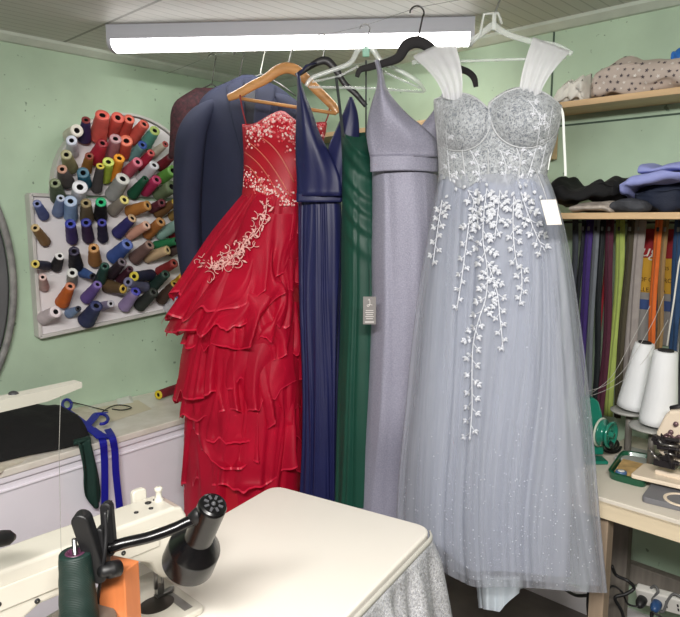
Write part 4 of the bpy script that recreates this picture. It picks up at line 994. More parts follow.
# ------------------------------------------------------------------ work table along the back wall
TBW = mat('plywood_pale', (218, 202, 172), .5, var=.06, vscale=5, stretch=(.5, 6, 6))
TBT = mat('table_top_pale', (214, 206, 192), .4, var=.04, vscale=5)
POST = mat('post_wood', (150, 132, 112), .7, var=.12, vscale=8, stretch=(8, 8, .5))
GREYW = mat('grey_board', (122, 116, 108), .8, var=.15, vscale=10, stretch=(6, 6, .5))
wt = thing('work_table', 'pale plywood work table along the back wall holding the overlock machine', 'table', (-.2, 1.99, 0))
MB().box((-.19, 1.985, .735), (1.14, .58, .02)).build('top', TBT, wt, smooth=False, bevel=.003)
MB().box((-.19, 1.706, .711), (1.14, .022, .05)).build('front_rail', TBW, wt, smooth=False, bevel=.002)
MB().box((-.635, 1.742, .352), (.042, .045, .70)).build('leg', POST, wt, smooth=False, bevel=.003)
MB().box((.33, 1.742, .352), (.042, .045, .70)).build('leg', POST, wt, smooth=False, bevel=.003)
MB().box((-.735, 2.20, .352), (.055, .04, .70)).build('leg', GREYW, wt, smooth=False, bevel=.003)
MB().box((.33, 2.16, .352), (.10, .04, .70)).build('leg', GREYW, wt, smooth=False, bevel=.003)
MB().box((-.22, 2.245, .262), (1.02, .035, .07)).build('stretcher', GREYW, wt, smooth=False, bevel=.003)
TZ = .7455
# power strip on the stretcher with two plugs
PW = mat('strip_white', (218, 216, 210), .45); BLU = mat('plug_blue', (40, 74, 120), .4)
DK = mat('slot_dark', (30, 30, 32), .6)
sy = 2.15
a_, b_ = on(1, 637, 590, sy), on(1, 700, 607, sy)
ps = thing('power_strip', 'white power strip under the work table with a row of sockets', 'power strip', (a_.x, sy, .17))
axp = (b_ - a_).normalized(); c_ = (a_ + b_) / 2
upn = Vector((0, -.25, 1)).normalized(); upn = (upn - axp * upn.dot(axp)).normalized(); fnr = axp.cross(upn).normalized()
if fnr.y > 0: fnr = -fnr
c_ = c_ - upn * .012
MB().box(c_, ((b_ - a_).length, .032, .062), (axp, fnr, upn)).build('body', PW, ps, smooth=False, bevel=.006)
for k in range(3):
    cc = c_ + axp * (-.0 + k * .035) + fnr * .0155
    m_ = MB(); m_.box(cc + upn * .008, (.005, .004, .010), (axp, fnr, upn)); m_.box(cc - upn * .008, (.005, .004, .010), (axp, fnr, upn)); m_.build('socket', DK, ps, smooth=False)
RUB = mat('cable_black', (24, 24, 26), .5)
def plug(c, m, label, pts):
    r_ = thing('power_plug', label, 'plug', c)
    MB().lathe(c, fnr, [(.010, .0), (.016, .003), (.0165, .022), (.012, .036), (.006, .044)], 14, True, True).build('body', m, r_)
    MB().tube(spline(pts, 6), .0035, 6).build('cable', RUB, r_)
c1 = c_ - axp * ((b_ - a_).length * .38) + fnr * .0185
plug(c1, RUB, 'black plug in the left socket of the power strip', [c1 + fnr * .042, c1 + fnr * .06 + Vector((-.03, 0, .01)), on(1, 622, 592, 2.06), on(1, 612, 586, 1.98), on(1, 605, 596, 1.95), on(1, 600, 610, 1.93), on(1, 596, 640, 1.92)])
c2 = c_ - axp * ((b_ - a_).length * .14) + fnr * .0185
plug(c2, BLU, 'blue plug in the power strip, right of the black plug', [c2 + fnr * .042, c2 + fnr * .055 + UP * -.02, on(1, 652, 612, 2.05), on(1, 668, 622, 2.06)])
for lab, pts in (('black cable looping round the wooden table post', [on(1, 560, 586, 2.2), on(1, 575, 595, 2.0), on(1, 592, 596, 1.82), on(1, 596, 606, 1.80), on(1, 592, 625, 1.80)]),
                 ('black cable curling up behind the wooden table post', [on(1, 612, 566, 1.98), on(1, 616, 575, 2.0), on(1, 628, 581, 2.0), on(1, 634, 588, 2.02), on(1, 626, 594, 2.0), on(1, 615, 598, 1.98), on(1, 622, 612, 2.0), on(1, 626, 630, 2.0)]),
                 ('black cable hanging left of the wooden table post', [on(1, 596, 560, 1.83), on(1, 592, 580, 1.83), on(1, 588, 600, 1.84), on(1, 590, 630, 1.84)])):
    tag(MB().tube(spline(pts, 8), .0055, 8).build('cable', RUB), lab, 'cable', 'cables under the work table')
tag(MB().tube(spline([on(1, 651, 588, 2.15), on(1, 655, 586, 2.14), on(1, 658, 592, 2.13), on(1, 652, 600, 2.14), on(1, 662, 612, 2.13), on(1, 668, 600, 2.13), on(1, 674, 594, 2.13), on(1, 682, 598, 2.13)], 8), .0045, 6).build('cable', mat('cable_grey', (104, 104, 104), .5)), 'grey cable coiled over the power strip', 'cable', 'cables under the work table')
# ------------------------------------------------------------------ things on the work table
TEAL = mat('teal_gloss', (26, 120, 100), .22, coat=.4)
wdr = thing('bobbin_winder', 'glossy green hand device with an open round reel at the left of the work table', 'winder', on(2, 595, 462, TZ))
p0 = on(2, 594, 462, TZ)
dW = p0.dot(FW)
k = dW / FPX
MB().box(p0 + UP * .006, (.07, .05, .012), (RT, FW, UP)).build('base', TEAL, wdr, smooth=False, bevel=.004)
prof = [(583, 455), (583, 405), (588, 399), (594, 398), (599, 402), (602, 412), (604, 425), (604, 455)]
MB().prism([P(x, y, dW) for x, y in prof], FW * .045).build('body', TEAL, wdr, smooth=False, bevel=.005)
ax = (-FW * .75 + RT * .65).normalized(); c = P(608, 434, dW - .02)
mb = MB().lathe(c - ax * .02, ax, [(.006, 0), (14 * k, 0), (14 * k, .006), (9 * k, .008), (9 * k, .024), (13.5 * k, .026), (14 * k, .032), (11 * k, .034), (10.5 * k, .028), (3 * k, .026), (3 * k, .038), (.001, .038)], 28)
mb.build('reel', TEAL, wdr)
MB().lathe(c - ax * .026, ax, [(15 * k, 0), (15.5 * k, .004), (.004, .005)], 28, True).build('reel_plate', mat('pale_disc', (196, 206, 190), .5), wdr)
tag(MB().tube(spline([on(2, 611 + 10 * math.cos(a) * (1 - .03 * i), 445 + 6 * math.sin(a) - i * .25 + 2, TZ + .006 + .0022 * i) for i, a in enumerate([q_ * .7 for q_ in range(34)])], 4), .0045, 6).build('cable_coil', RUB), 'coil of black cable behind the green tray', 'cable')
# green tray
def rrect(pts, r, n=5):
    out = []
    for i in range(len(pts)):
        p, a, b = Vector(pts[i]), Vector(pts[i - 1]), Vector(pts[(i + 1) % len(pts)])
        u, v = (a - p).normalized() * r, (b - p).normalized() * r
        for q_ in range(n + 1):
            t = q_ / n; out.append((p + u) * (1 - t) ** 2 + p * 2 * t * (1 - t) + (p + v) * t * t)
    return out
def tray(corners, z, h, r, wall, mo, nm, label, cat, root=None):
    base = rrect([on(2, x, y, z) for x, y in corners], r); c = sum(base, Vector()) / len(base)
    rt_ = root or thing(nm, label, cat, c)
    def sc_(s, zz): return [Vector((c.x + (p.x - c.x) * s, c.y + (p.y - c.y) * s, zz)) for p in base]
    MB().loft([sc_(.94, z), sc_(1, z + h), sc_(1 - wall, z + h), sc_(.93 - wall, z + .004)], True, True, True).build('tray_body' if root is None else 'part', mo, rt_, auto=40)
    return rt_, sc_
tr, scf = tray([(606, 479), (622, 456), (657, 462), (646, 490)], TZ, .022, .03, .10, mat('tray_green', (16, 84, 58), .3, coat=.3), 'notions_tray', 'green rounded plastic tray of sewing notions under the white arm of the overlock machine', 'tray')
tag(MB().prism(scf(.76, TZ + .0075), UP * .004).build('brown_paper', mat('paper_brown', (190, 156, 104), .7, var=.25, vscale=30), smooth=False), 'tan printed paper lying in the green tray', 'paper')
q_ = on(2, 621, 474, TZ + .013)
lb = thing('round_tin', 'small tin with white and blue lid in the green tray', 'tin', q_)
MB().lathe(q_, UP, [(.016, 0), (.016, .008), (.014, .0095)], 20, True, True).build('body', mat('tin_blue', (70, 100, 140), .4), lb)
MB().lathe(q_ + UP * .0097, UP, [(.010, 0), (.009, .001)], 20, True, True).build('lid', PW, lb)
# stand with two white cones
CONEW = mat('white_thread', (228, 230, 232), .6, var=.02, vscale=10, bump=.25, bscale=110, btype='Z')
GREYP = mat('grey_plastic', (158, 158, 154), .45)
def bigcone(bx, by, tx, ty, rb, rt, y, lab, stand_lab):
    B, T = on(1, bx, by, y), on(1, tx, ty, y); d = B.dot(FW) / FPX; ax = T - B; L_ = ax.length
    r = thing('thread_cone', lab, 'thread cone', B, 'white cones on the work table')
    MB().lathe(B, ax, [(rb * d * .7, .0), (rb * d, .006), (rb * d * .985, L_ * .1), (lerp(rb, rt, .5) * d, L_ * .5), (rt * d, L_ * .965), (rt * d * .92, L_ * .985), (rt * d * .6, L_ * .985)], 32, True).build('thread', CONEW, r)
    MB().lathe(B, ax, [(rt * d * .66, L_ * .975), (rt * d * .66, L_ * 1.005), (rt * d * .4, L_ * 1.005), (rt * d * .36, L_ * .8)], 24, False, True).build('core', DK, r)
    return B, d, ax
B1, d1, ax1 = bigcone(657.5, 424.5, 666, 350, 18.5, 11.5, 2.00, 'tall white thread cone, nearer of the two on the work table', '')
B2, d2, ax2 = bigcone(634, 408.5, 645, 342, 17, 9.5, 2.085, 'tall white thread cone, farther of the two on the work table', '')
st = thing('cone_stand', 'grey stand with two round plates under the white thread cones', 'thread stand', (B1.x, B1.y + .04, TZ))
for B, r_ in ((B1, 21), (B2, 18)):
    zc = B.z - .006; c = Vector((B.x - .012, B.y, zc))
    MB().lathe(c - UP * .012, UP, [(.01, 0), (r_ * d1 * .8, .0), (r_ * d1 * 1.12, .005), (r_ * d1 * 1.12, .0105), (r_ * d1 * .9, .0115), (.004, .0115)], 30).build('plate', GREYP, st)
    MB().lathe(Vector((c.x, c.y, TZ)), UP, [(.011, 0), (.011, c.z - TZ - .012)], 12, True, True).build('post', mat('stand_post', (120, 116, 110), .5), st)
MB().box((B1.x - .05, B1.y + .06, TZ + .006), (.14, .13, .012)).build('base', GREYP, st, smooth=False, bevel=.004)
MB().tube([Vector((B1.x + .008, B1.y + .11, TZ + .012)), Vector((B1.x + .012, B1.y + .11, 1.20))], .004, 8).build('guide_pole', STEEL, st)
tag(MB().tube([on(1, 667, 346, 2.0), on(1, 674, 300, 2.03), on(1, 679, 262, 2.06), on(1, 690, 225, 2.09)], .0028, 6).build('guide_rod', mat('white_rod', (206, 204, 196), .4)), 'thin white rod slanting up from the nearer white cone', 'rod')
THRW = mat('loose_thread', (206, 204, 200), .6)
for i, pts in enumerate(([(584, 392), (604, 386), (622, 372), (640, 345), (655, 318), (664, 296)], [(584, 398), (606, 390), (626, 378), (646, 358), (668, 320)], [(590, 394), (612, 376), (632, 340), (650, 306)])):
    tag(MB().tube(spline([on(1, x, y, 2.03 + .02 * i) for x, y in pts], 6), .0007, 5).build('loose_thread', THRW), ('lowest', 'middle', 'uppermost')[(1, 0, 2)[i]] + ' of the three pale threads slung across the hanging zips', 'thread', 'pale threads across the zips')
# overlock machine
CREAM = mat('machine_cream', (230, 214, 192), .35, var=.03, vscale=5, coat=.2)
METAL = mat('bare_metal', (140, 138, 136), .3, metal=.9)
om = thing('overlock_machine', 'cream overlock machine with dark loopers and a long cloth plate on the work table', 'sewing machine', on(2, 690, 492, TZ))
yo = 1.86
hd = [(655, 443), (656, 432), (664, 416), (669, 411), (684, 410), (720, 408), (740, 420), (740, 470), (690, 470), (668, 462), (658, 452)]
MB().prism([on(1, x, y, yo) for x, y in hd], Vector((.0, .10, 0))).build('head', CREAM, om, smooth=False, bevel=.008)
pl = rrect([on(2, 630, 476, .778), on(2, 644, 464.5, .778), on(2, 760, 484, .778), on(2, 756, 505, .778)], .012)
pl = [Vector((p.x, p.y, .772)) for p in pl]
MB().prism(pl, UP * .012).build('cloth_plate', CREAM, om, smooth=False, bevel=.003)
MB().box((-.40, 1.90, .7715), (.30, .06, .049)).build('bed', CREAM, om, smooth=False, bevel=.006)
pd = rrect([on(2, 641, 502, TZ), on(2, 652, 487, TZ), on(2, 760, 500, TZ), on(2, 756, 530, TZ)], .015)
mb = MB(); mb.prism([Vector((p.x, p.y, TZ)) for p in pd], UP * .016)
rc = on(2, 682, 500, TZ + .0165)
mb.lathe(rc, UP, [(.045, -.001), (.045, .002), (.036, .002), (.036, -.001)], 28, mi=1)
mb.build('base_pad', [mat('pad_grey', (112, 112, 116), .6), CREAM], om, smooth=False, bevel=.002)
mb = MB(); rr = random.Random(31)
cx_ = on(1, 667, 450, yo - .012)
for i in range(16):
    p = on(1, rr.uniform(658, 678), rr.uniform(437, 464), yo - rr.uniform(.006, .03))
    mb.box(p, (rr.uniform(.012, .04), rr.uniform(.008, .02), rr.uniform(.006, .018)), (Vector((math.cos(i), 0, math.sin(i) * .4)).normalized(), Vector((0, 1, 0)), Vector((-math.sin(i) * .4, 0, math.cos(i))).normalized() if abs(math.cos(i)) > .3 else UP))
for y0 in (438, 447, 461): mb.tube([on(1, 657, y0, yo - .02), on(1, 680, y0 + 3, yo - .02)], .006, 8)
mb.box(on(1, 667, 462, yo - .005), (.055, .05, .018))
mb.build('looper_block', mat('looper_dark', (44, 40, 42), .35, metal=.4), om, smooth=False, bevel=.0015)
mb = MB()
for x0, y0, x1, y1 in ((649, 449, 656, 456), (651, 453, 660, 460), (660, 444, 678, 447), (664, 452, 676, 456), (658, 440, 664, 446)): mb.tube([on(1, x0, y0, yo - .035), on(1, x1, y1, yo - .03)], .0038, 6)
mb.build('levers', METAL, om)
mb = MB()
for x, y in ((676, 424), (671, 432), (679, 437), (666, 437)): mb.lathe(on(1, x, y, yo - .006), (0, -1, 0), [(.001, .006), (.006, .006), (.007, 0)], 10)
mb.tube(spline([on(1, 664, 436, yo - .008), on(1, 669, 434, yo - .012), on(1, 674, 438, yo - .008), on(1, 680, 436, yo - .01)], 4), .004, 6)
mb.build('thread_tensioners', mat('tension_plum', (120, 96, 100), .35, metal=.5), om)
MB().tube([on(1, 671, 409, yo + .03), on(1, 684, 406, yo + .03)], .009, 8).build('top_knob', DK, om)
# ------------------------------------------------------------------ sewing table
TOPW = mat('table_white', (228, 223, 213), .4, var=.015, vscale=4)
EDGE = mat('table_edge', (206, 202, 188), .45)
tu, tv = Vector((.208, -.978, 0)), Vector((-.978, -.208, 0))
C0 = Vector((-.82, 1.18, .78)); TL, TWd = 1.22, .47
def tpt(t, s, z=.78): return Vector((C0.x, C0.y, z)) + tu * t + tv * s
st = thing('sewing_table', 'white sewing table with rounded corners carrying the white sewing machine', 'table', tpt(.6, .23, 0))
outl = rrect([tpt(0, 0), tpt(TL, 0), tpt(TL, TWd), tpt(0, TWd)], .045, 8)
MB().prism([Vector((p.x, p.y, .745)) for p in outl], UP * .035).build('top', TOPW, st, smooth=False, bevel=.006)
for t in (.12, TL - .1):
    for s in (.07, TWd - .06): MB().box(tpt(t, s, .3725), (.04, .04, .745), (tu, tv, UP)).build('leg', POST, st, smooth=False)
# gathered glitter skirt clipped along the near long edge and round the far corner
SEQ = None
def sequin():
    m = bpy.data.materials.new('silver_sequins'); m.use_nodes = True; nt = m.node_tree; N = nt.nodes; L = nt.links; b = N['Principled BSDF']
    tc = N.new('ShaderNodeTexCoord'); v = N.new('ShaderNodeTexVoronoi'); v.inputs['Scale'].default_value = 430; L.new(tc.outputs['Object'], v.inputs['Vector'])
    cr = N.new('ShaderNodeValToRGB'); e = cr.color_ramp.elements; e[0].position = .15; e[0].color = lin((160, 162, 168)); e[1].position = .9; e[1].color = lin((228, 228, 230))
    L.new(v.outputs['Color'], cr.inputs['Fac']); L.new(cr.outputs[0], b.inputs['Base Color'])
    b.inputs['Metallic'].default_value = .15; b.inputs['Roughness'].default_value = .35
    sb = N.new('ShaderNodeVectorMath'); sb.operation = 'SUBTRACT'; sb.inputs[1].default_value = (.5, .5, .5); L.new(v.outputs['Color'], sb.inputs[0])
    sm = N.new('ShaderNodeVectorMath'); sm.operation = 'SCALE'; sm.inputs['Scale'].default_value = .75; L.new(sb.outputs[0], sm.inputs[0])
    g = N.new('ShaderNodeNewGeometry'); ad = N.new('ShaderNodeVectorMath'); L.new(g.outputs['Normal'], ad.inputs[0]); L.new(sm.outputs[0], ad.inputs[1])
    nm = N.new('ShaderNodeVectorMath'); nm.operation = 'NORMALIZE'; L.new(ad.outputs[0], nm.inputs[0]); L.new(nm.outputs[0], b.inputs['Normal'])
    return m
path = []
for k in range(3, 7):
    a = PI / 2 * k / 6; path.append(tpt(.045, .045) - tv * (.051 * math.sin(a)) - tu * (.051 * math.cos(a)))
path += [tpt(.1, -.006), tpt(.4, -.006), tpt(.8, -.006), tpt(1.15, -.006)]
dense = []
for i in range(len(path) - 1):
    n = max(2, int((path[i + 1] - path[i]).length / .006))
    for k in range(n): dense.append(path[i].lerp(path[i + 1], k / n))
rings = []; ln = 0; M = 34
offs = []
for i, p in enumerate(dense):
    t_ = (dense[min(i + 3, len(dense) - 1)] - dense[max(i - 3, 0)]).normalized(); nr = Vector((t_.y, -t_.x, 0))
    if nr.dot(p - tpt(.6, .23)) < 0: nr = -nr
    if i: ln += (p - dense[i - 1]).length
    offs.append((nr, ln, t_))
for k in range(M + 1):
    t = k / M; z = lerp(.768, .09, t); ring = []
    for p, (nr, l_, t_) in zip(dense, offs):
        f = .55 * math.sin(l_ * 72 + .6) + .7 * math.sin(l_ * 47 + 2 + .8 * t) + .5 * math.sin(l_ * 101 + 1) + .35 * math.sin(l_ * 23)
        out = .003 + .02 * t ** .7 + .085 * t + (.008 * smooth(t * 9) + .022 * t) * f
        q = p + nr * max(.002, out) + t_ * (.012 * t * math.sin(l_ * 60))
        ring.append(Vector((q.x, q.y, z)))
    rings.append(ring)
sk_ = thing('table_skirt', 'silver glitter gathered skirt hanging from the edge of the white sewing table', 'table skirt', tpt(.5, -.05, .09))
MB().loft(rings, closed=False).build('cloth', sequin(), sk_, solid=.002)
MB().loft([[Vector((p.x, p.y, z)) + nr * o for p, (nr, l_, t_) in zip(dense, offs)] for z, o in ((.774, .001), (.773, .004), (.769, .006), (.764, .006), (.761, .003))], closed=False).build('waistband', mat('band_silver', (196, 194, 184), .45), sk_, solid=.002)
# ------------------------------------------------------------------ white sewing machine
MCR = mat('machine_white', (198, 194, 182), .35, var=.02, vscale=5, coat=.3)
N0 = Vector((-1.021, .589, .7815))
def mp_(a, l, z): return N0 + Vector((l, a, z))
sm = thing('sewing_machine', 'white industrial sewing machine at the left of the white sewing table', 'sewing machine', mp_(-.2, 0, 0))
def cshape(l): return [mp_(a, l, z) for a, z in ((-.40, .012), (-.40, .185), (-.38, .196), (.005, .196), (.022, .19), (.030, .172), (.026, .085), (.016, .066), (-.022, .066), (-.036, .082), (-.045, .105), (-.07, .118), (-.24, .118), (-.275, .10), (-.285, .07), (-.285, .012))]
MB().prism(cshape(-.038), (.076, 0, 0)).build('arm', MCR, sm, smooth=False, bevel=.006)
MB().prism([mp_(a, .038, z) for a, z in ((-.39, .135), (-.39, .172), (-.03, .172), (-.03, .135))], (.004, 0, 0)).build('side_panel', MCR, sm, smooth=False, bevel=.002)
mb = MB()
for a, z in ((-.30, .148), (-.245, .128), (-.10, .15), (.005, .15)): mb.lathe(mp_(a, .041, z), (1, 0, 0), [(.0042, 0), (.0042, .002), (.001, .002)], 12)
for a, l in ((-.055, .008), (-.02, -.012), (-.028, .012), (-.004, -.014)): mb.lathe(mp_(a, l, .196), UP, [(.006 if l == -.012 else .0042, 0), (.006 if l == -.012 else .0042, .0014), (.001, .0014)], 14)
mb.build('screw', DK, sm)
mb = MB(); mb.lathe(mp_(-.325, .0, .196), UP, [(.013, 0), (.013, .004), (.010, .007), (.004, .008), (.001, .008)], 20)
mb.build('oil_cap', METAL, sm)
bedp = rrect([mp_(.03, .09, 0), mp_(.03, -.09, 0), mp_(-.42, -.09, 0), mp_(-.42, .09, 0)], .014)
MB().prism(bedp, UP * .012).build('bed', MCR, sm, smooth=False, bevel=.003)
mb = MB(); mb.prism([mp_(-.03 + .034 * math.cos(a), .02 + .026 * math.sin(a), .0122) for a in [2 * PI * k / 28 for k in range(28)]], UP * .001)
mb.build('needle_plate', mat('plate_dark', (70, 66, 62), .35, metal=.7), sm, smooth=False)
mb = MB(); mb.prism([mp_(.012, -.01, .0122), mp_(.012, .075, .0122), mp_(-.005, .075, .0122), mp_(-.005, -.01, .0122)], UP * .0008)
mb.build('slide_plate', METAL, sm, smooth=False)
mb = MB(); mb.tube([mp_(-.004, 0, .07), mp_(-.004, 0, .018)], .0028, 10); mb.tube([mp_(-.004, 0, .018), mp_(-.004, 0, .012)], .001, 6)
mb.tube([mp_(-.018, 0, .07), mp_(-.018, 0, .03)], .004, 10)
mb.build('needle_bar', METAL, sm)
mb = MB(); mb.box(mp_(-.012, 0, .026), (.012, .012, .016)); mb.prism([mp_(-.02, -.006, .0135), mp_(-.02, .007, .0135), mp_(.014, .008, .0135), mp_(.02, .0, .016), (mp_(.014, -.007, .0135))], UP * .003)
mb.build('presser_foot', METAL, sm, smooth=False)
WPL = mat('white_plastic', (204, 200, 188), .4)
MB().lathe(mp_(.0, -.008, .195), UP, [(.009, 0), (.008, .005), (.0055, .008), (.0055, .019), (.0075, .021), (.0075, .026), (.004, .028), (.001, .028)], 18).build('thread_post', WPL, sm)
MB().prism(rrect([mp_(-.035, -.052, .15), mp_(-.006, -.052, .15), mp_(-.006, -.052, .214), mp_(-.035, -.052, .214)], .009), (.012, 0, 0)).build('take_up_guard', WPL, sm, smooth=False, bevel=.003)
MB().tube([mp_(-.085, -.03, .19), mp_(-.085, -.03, .21), mp_(-.081, -.03, .216)], .0013, 6).build('thread_pin', DK, sm)
hk = P(3, 538, .86)
MB().tube([P(-40, 543, .80), P(-12, 541, .84), P(2, 538.5, .86), P(9, 537.5, .868), P(14, 537, .875)], [.011, .0115, .0118, .0105, .005], 14).build('black_handle', mat('handle_black', (9, 9, 10), .5), sm)
MB().tube([P(-40, 543, .80), Vector((-.98, .20, .965))], .006, 8).build('handle_rod', METAL, sm)
# ------------------------------------------------------------------ orange wooden box with clamp lamp
ORW = mat('orange_wood', (192, 112, 64), .5, var=.10, vscale=9, stretch=(5, 5, .8))
bc = P(120, 600, .90)
bxz = P(117, 563, .90).z
ob = thing('orange_box', 'tall orange wooden block behind the dark green thread spool, lamp clamped to it', 'block', Vector((bc.x, bc.y, .7805)))
bxax = (Vector((.92, .39, 0)).normalized(), Vector((-.39, .92, 0)).normalized(), UP)
MB().box((bc.x, bc.y, (.7806 + bxz) / 2), (.050, .034, bxz - .7806), bxax).build('body', ORW, ob, smooth=False, bevel=.002)
BLK_L = mat('lamp_black', (9, 9, 11), .24)
BLK_M = mat('bracket_black', (15, 15, 17), .5)
lp = thing('desk_lamp', 'black clamp lamp with vented conical shade and a tubular arm reaching right', 'lamp', P(108, 560, .87))
A, B = P(213, 505, .925), P(188, 563, .985)
ax = (B - A).normalized(); L_ = (B - A).length
k = .93 / FPX
mb = MB().lathe(A, ax, [(.001, -.003), (12 * k, -.003), (14.5 * k, -.001), (15.5 * k, .003), (15.5 * k, L_ * .5), (16 * k, L_ * .53), (28.5 * k, L_ * .70), (29.2 * k, L_ * .72), (30 * k, L_ * .98), (28.6 * k, L_ * .98), (27.5 * k, L_ * .73), (14 * k, L_ * .56), (.001, L_ * .54)], 40)
mb.build('lamp_shade', BLK_L, lp, auto=18)
mb = MB(); e1 = ax.orthogonal().normalized(); e2 = ax.cross(e1)
for i in range(8):
    a = 2 * PI * i / 8; mb.box(A - ax * .0035 + (e1 * math.cos(a) + e2 * math.sin(a)) * 8 * k, (5 * k, 2.6 * k, .002), (e1 * math.cos(a) + e2 * math.sin(a), e2 * math.cos(a) - e1 * math.sin(a), ax))
mb.ball(A - ax * .003, 2.6 * k, 6)
mb.build('vent', mat('vent_grey', (72, 72, 76), .4), lp, smooth=False)
mb = MB().ball(B - ax * L_ * .12, .018, 12); mb.build('bulb', mat('bulb_glass', (230, 228, 220), .2), lp)
MB().tube(spline([P(109, 548, .88), P(125, 543, .885), P(150, 537, .90), P(175, 528, .915), P(190, 521, .922), P(203, 516, .93)], 6), [.0085] * 25 + [.0085] * 6, 14).build('arm', BLK_L, lp)
MB().tube([P(192, 520, .922), P(199, 514, .925), P(205, 510, .928)], [.0105, .0115, .010], 14).build('swivel', BLK_M, lp)
def slabarm(p0, p1, r0, r1, nm, th):
    p0, p1 = Vector(p0), Vector(p1); d = (p1 - p0).normalized(); n = FW - d * FW.dot(d); n.normalize(); s = d.cross(n); pts = []
    for q in range(13):
        a = PI / 2 + PI * q / 12; pts.append(p0 + d * (r0 * math.cos(a)) + s * (r0 * math.sin(a)))
    for q in range(13):
        a = -PI / 2 + PI * q / 12; pts.append(p1 + d * (r1 * math.cos(a)) + s * (r1 * math.sin(a)))
    MB().prism([p - n * th / 2 for p in pts], n * th).build(nm, BLK_M, lp, smooth=False, bevel=.003)
slabarm(P(82, 520, .855), P(100, 573, .865), .0125, .012, 'clamp_lever', .02)
slabarm(P(107, 507, .89), P(110, 549, .885), .0085, .0095, 'hinge_plate', .016)
slabarm(P(101, 530, .875), P(103, 568, .872), .006, .009, 'clamp_jaw', .02)
KA = P(118, 568, .865)
MB().lathe(KA, P(100, 572, .84) - KA, [(.001, -.001), (.012, 0), (.012, .016), (.008, .019), (.008, .03)], 20, False, True).build('clamp_knob', BLK_M, lp)
MB().tube(spline([P(105, 512, .868), P(106, 535, .862), P(104, 560, .855), P(100, 585, .872), P(98, 600, .895), P(97, 640, .90)], 6), .0028, 8).build('cable', RUB, lp)
MB().tube([P(108, 510, .872), P(106, 530, .864), P(105, 546, .86)], .0014, 6).build('spring', STEEL, lp)
# ------------------------------------------------------------------ thread stand
SGR = mat('stand_arm_white', (146, 144, 134), .55, var=.05, vscale=12)
ts = thing('thread_stand', 'pale metal thread stand whose overhead arm reaches in from the left', 'thread stand', P(-35, 760, .83))
a0, a1 = P(-60, 411, .76), P(78, 381, .90)
dd = (a1 - a0).normalized(); nn = FW - dd * FW.dot(dd); nn.normalize(); up_ = nn.cross(dd)
if up_.z < 0: up_ = -up_
prof = [(-.012, .0), (.012, .0), (.012, -.016), (.010, -.016), (.010, -.002), (-.010, -.002), (-.010, -.016), (-.012, -.016)]
r0 = [a0 + nn * x + up_ * z for x, z in prof]; rm = [a0 + (a1 - a0) * .72 + nn * x + up_ * z for x, z in prof]; r1 = [a1 + nn * x * .9 + up_ * max(z, -.008) for x, z in prof]
MB().loft([r0, rm, r1], True, True, True).build('overhead_arm', SGR, ts, smooth=False)
gp = P(58.5, 391, .874)
MB().lathe(gp - nn * .0, -nn, [(.001, .004), (.0028, .004), (.0036, .001), (.0036, 0)], 14).build('thread_guide', WPL, ts)
MB().lathe(gp - nn * .004 - UP * 0, -nn, [(.0052, 0), (.0052, .0015), (.003, .0015)], 14).build('guide_ring', STEEL, ts)
MB().ball(P(13.5, 395, .835), .007, 8, (1.3, 1, .8)).build('wing_nut', DK, ts)
pb = P(-45, 700, .80)
MB().tube([Vector((a0.x, a0.y, .781)), a0], .007, 10).build('pole', STEEL, ts)
SB = P(76, 622, .85); STp = P(75, 552, .85)
SB.x, SB.y = STp.x, STp.y
pc = Vector((SB.x, SB.y, SB.z - .004))
MB().lathe(Vector((SB.x, SB.y, SB.z - .006)), UP, [(.001, 0), (.05, 0), (.0515, .002), (.0515, .004), (.05, .0055), (.003, .0055)], 36).build('spool_plate', mat('plate_brown', (104, 98, 90), .4, metal=.3), ts, auto=40)
MB().tube([Vector((SB.x, SB.y, .781)), Vector((SB.x, SB.y, SB.z - .006))], .006, 10).build('plate_post', STEEL, ts)
MB().tube([Vector((SB.x, SB.y, SB.z)), Vector((STp.x, STp.y, P(75, 539, .85).z))], .0036, 10).build('spool_pin', STEEL, ts)
MB().box((Vector((a0.x, a0.y, .7865)) + Vector((SB.x, SB.y, .7865))) / 2, ((a0 - SB).to_2d().length + .1, .05, .011), ((Vector((a0.x - SB.x, a0.y - SB.y, 0))).normalized(), Vector((-(a0.y - SB.y), a0.x - SB.x, 0)).normalized(), UP)).build('base', DK, ts, smooth=False)
GRN = mat('spool_green', (9, 36, 31), .55, var=.14, vscale=30, bump=.3, bscale=130, btype='Z', sheen=.3)
sp_ = thing('thread_spool', 'large dark green thread spool on a steel pin in front of the orange block', 'thread spool', SB)
kk = .85 / FPX; H_ = STp.z - SB.z
ri = .006
MB().lathe(SB, UP, [(ri, .001), (20.5 * kk, .001)] + [(lerp(20.5, 16.5, t) * kk * (1 + .012 * math.sin(t * 23)), H_ * (.02 + .96 * t)) for t in [q / 24 for q in range(25)]] + [(15.5 * kk, H_ * .995), (10.5 * kk, H_ * .995)], 36).build('thread', GRN, sp_)
MB().lathe(SB, UP, [(10.4 * kk, H_ * .99), (10 * kk, H_ * 1.003), (7 * kk, H_ * 1.003), (6.8 * kk, H_ * .9), (.0045, H_ * .9)], 28).build('core', mat('core_plum', (74, 36, 60), .4), sp_)
tag(MB().tube([gp - nn * .006, P(59, 450, .868), P(60.5, 520, .862), P(61, 548, .858), STp + RT * (-14 * kk) + UP * .0015 - FW * .001], .00035, 5).build('loose_thread', mat('thread_grey', (120, 118, 112), .6)), 'single thread running from the overhead arm down to the green spool', 'thread')
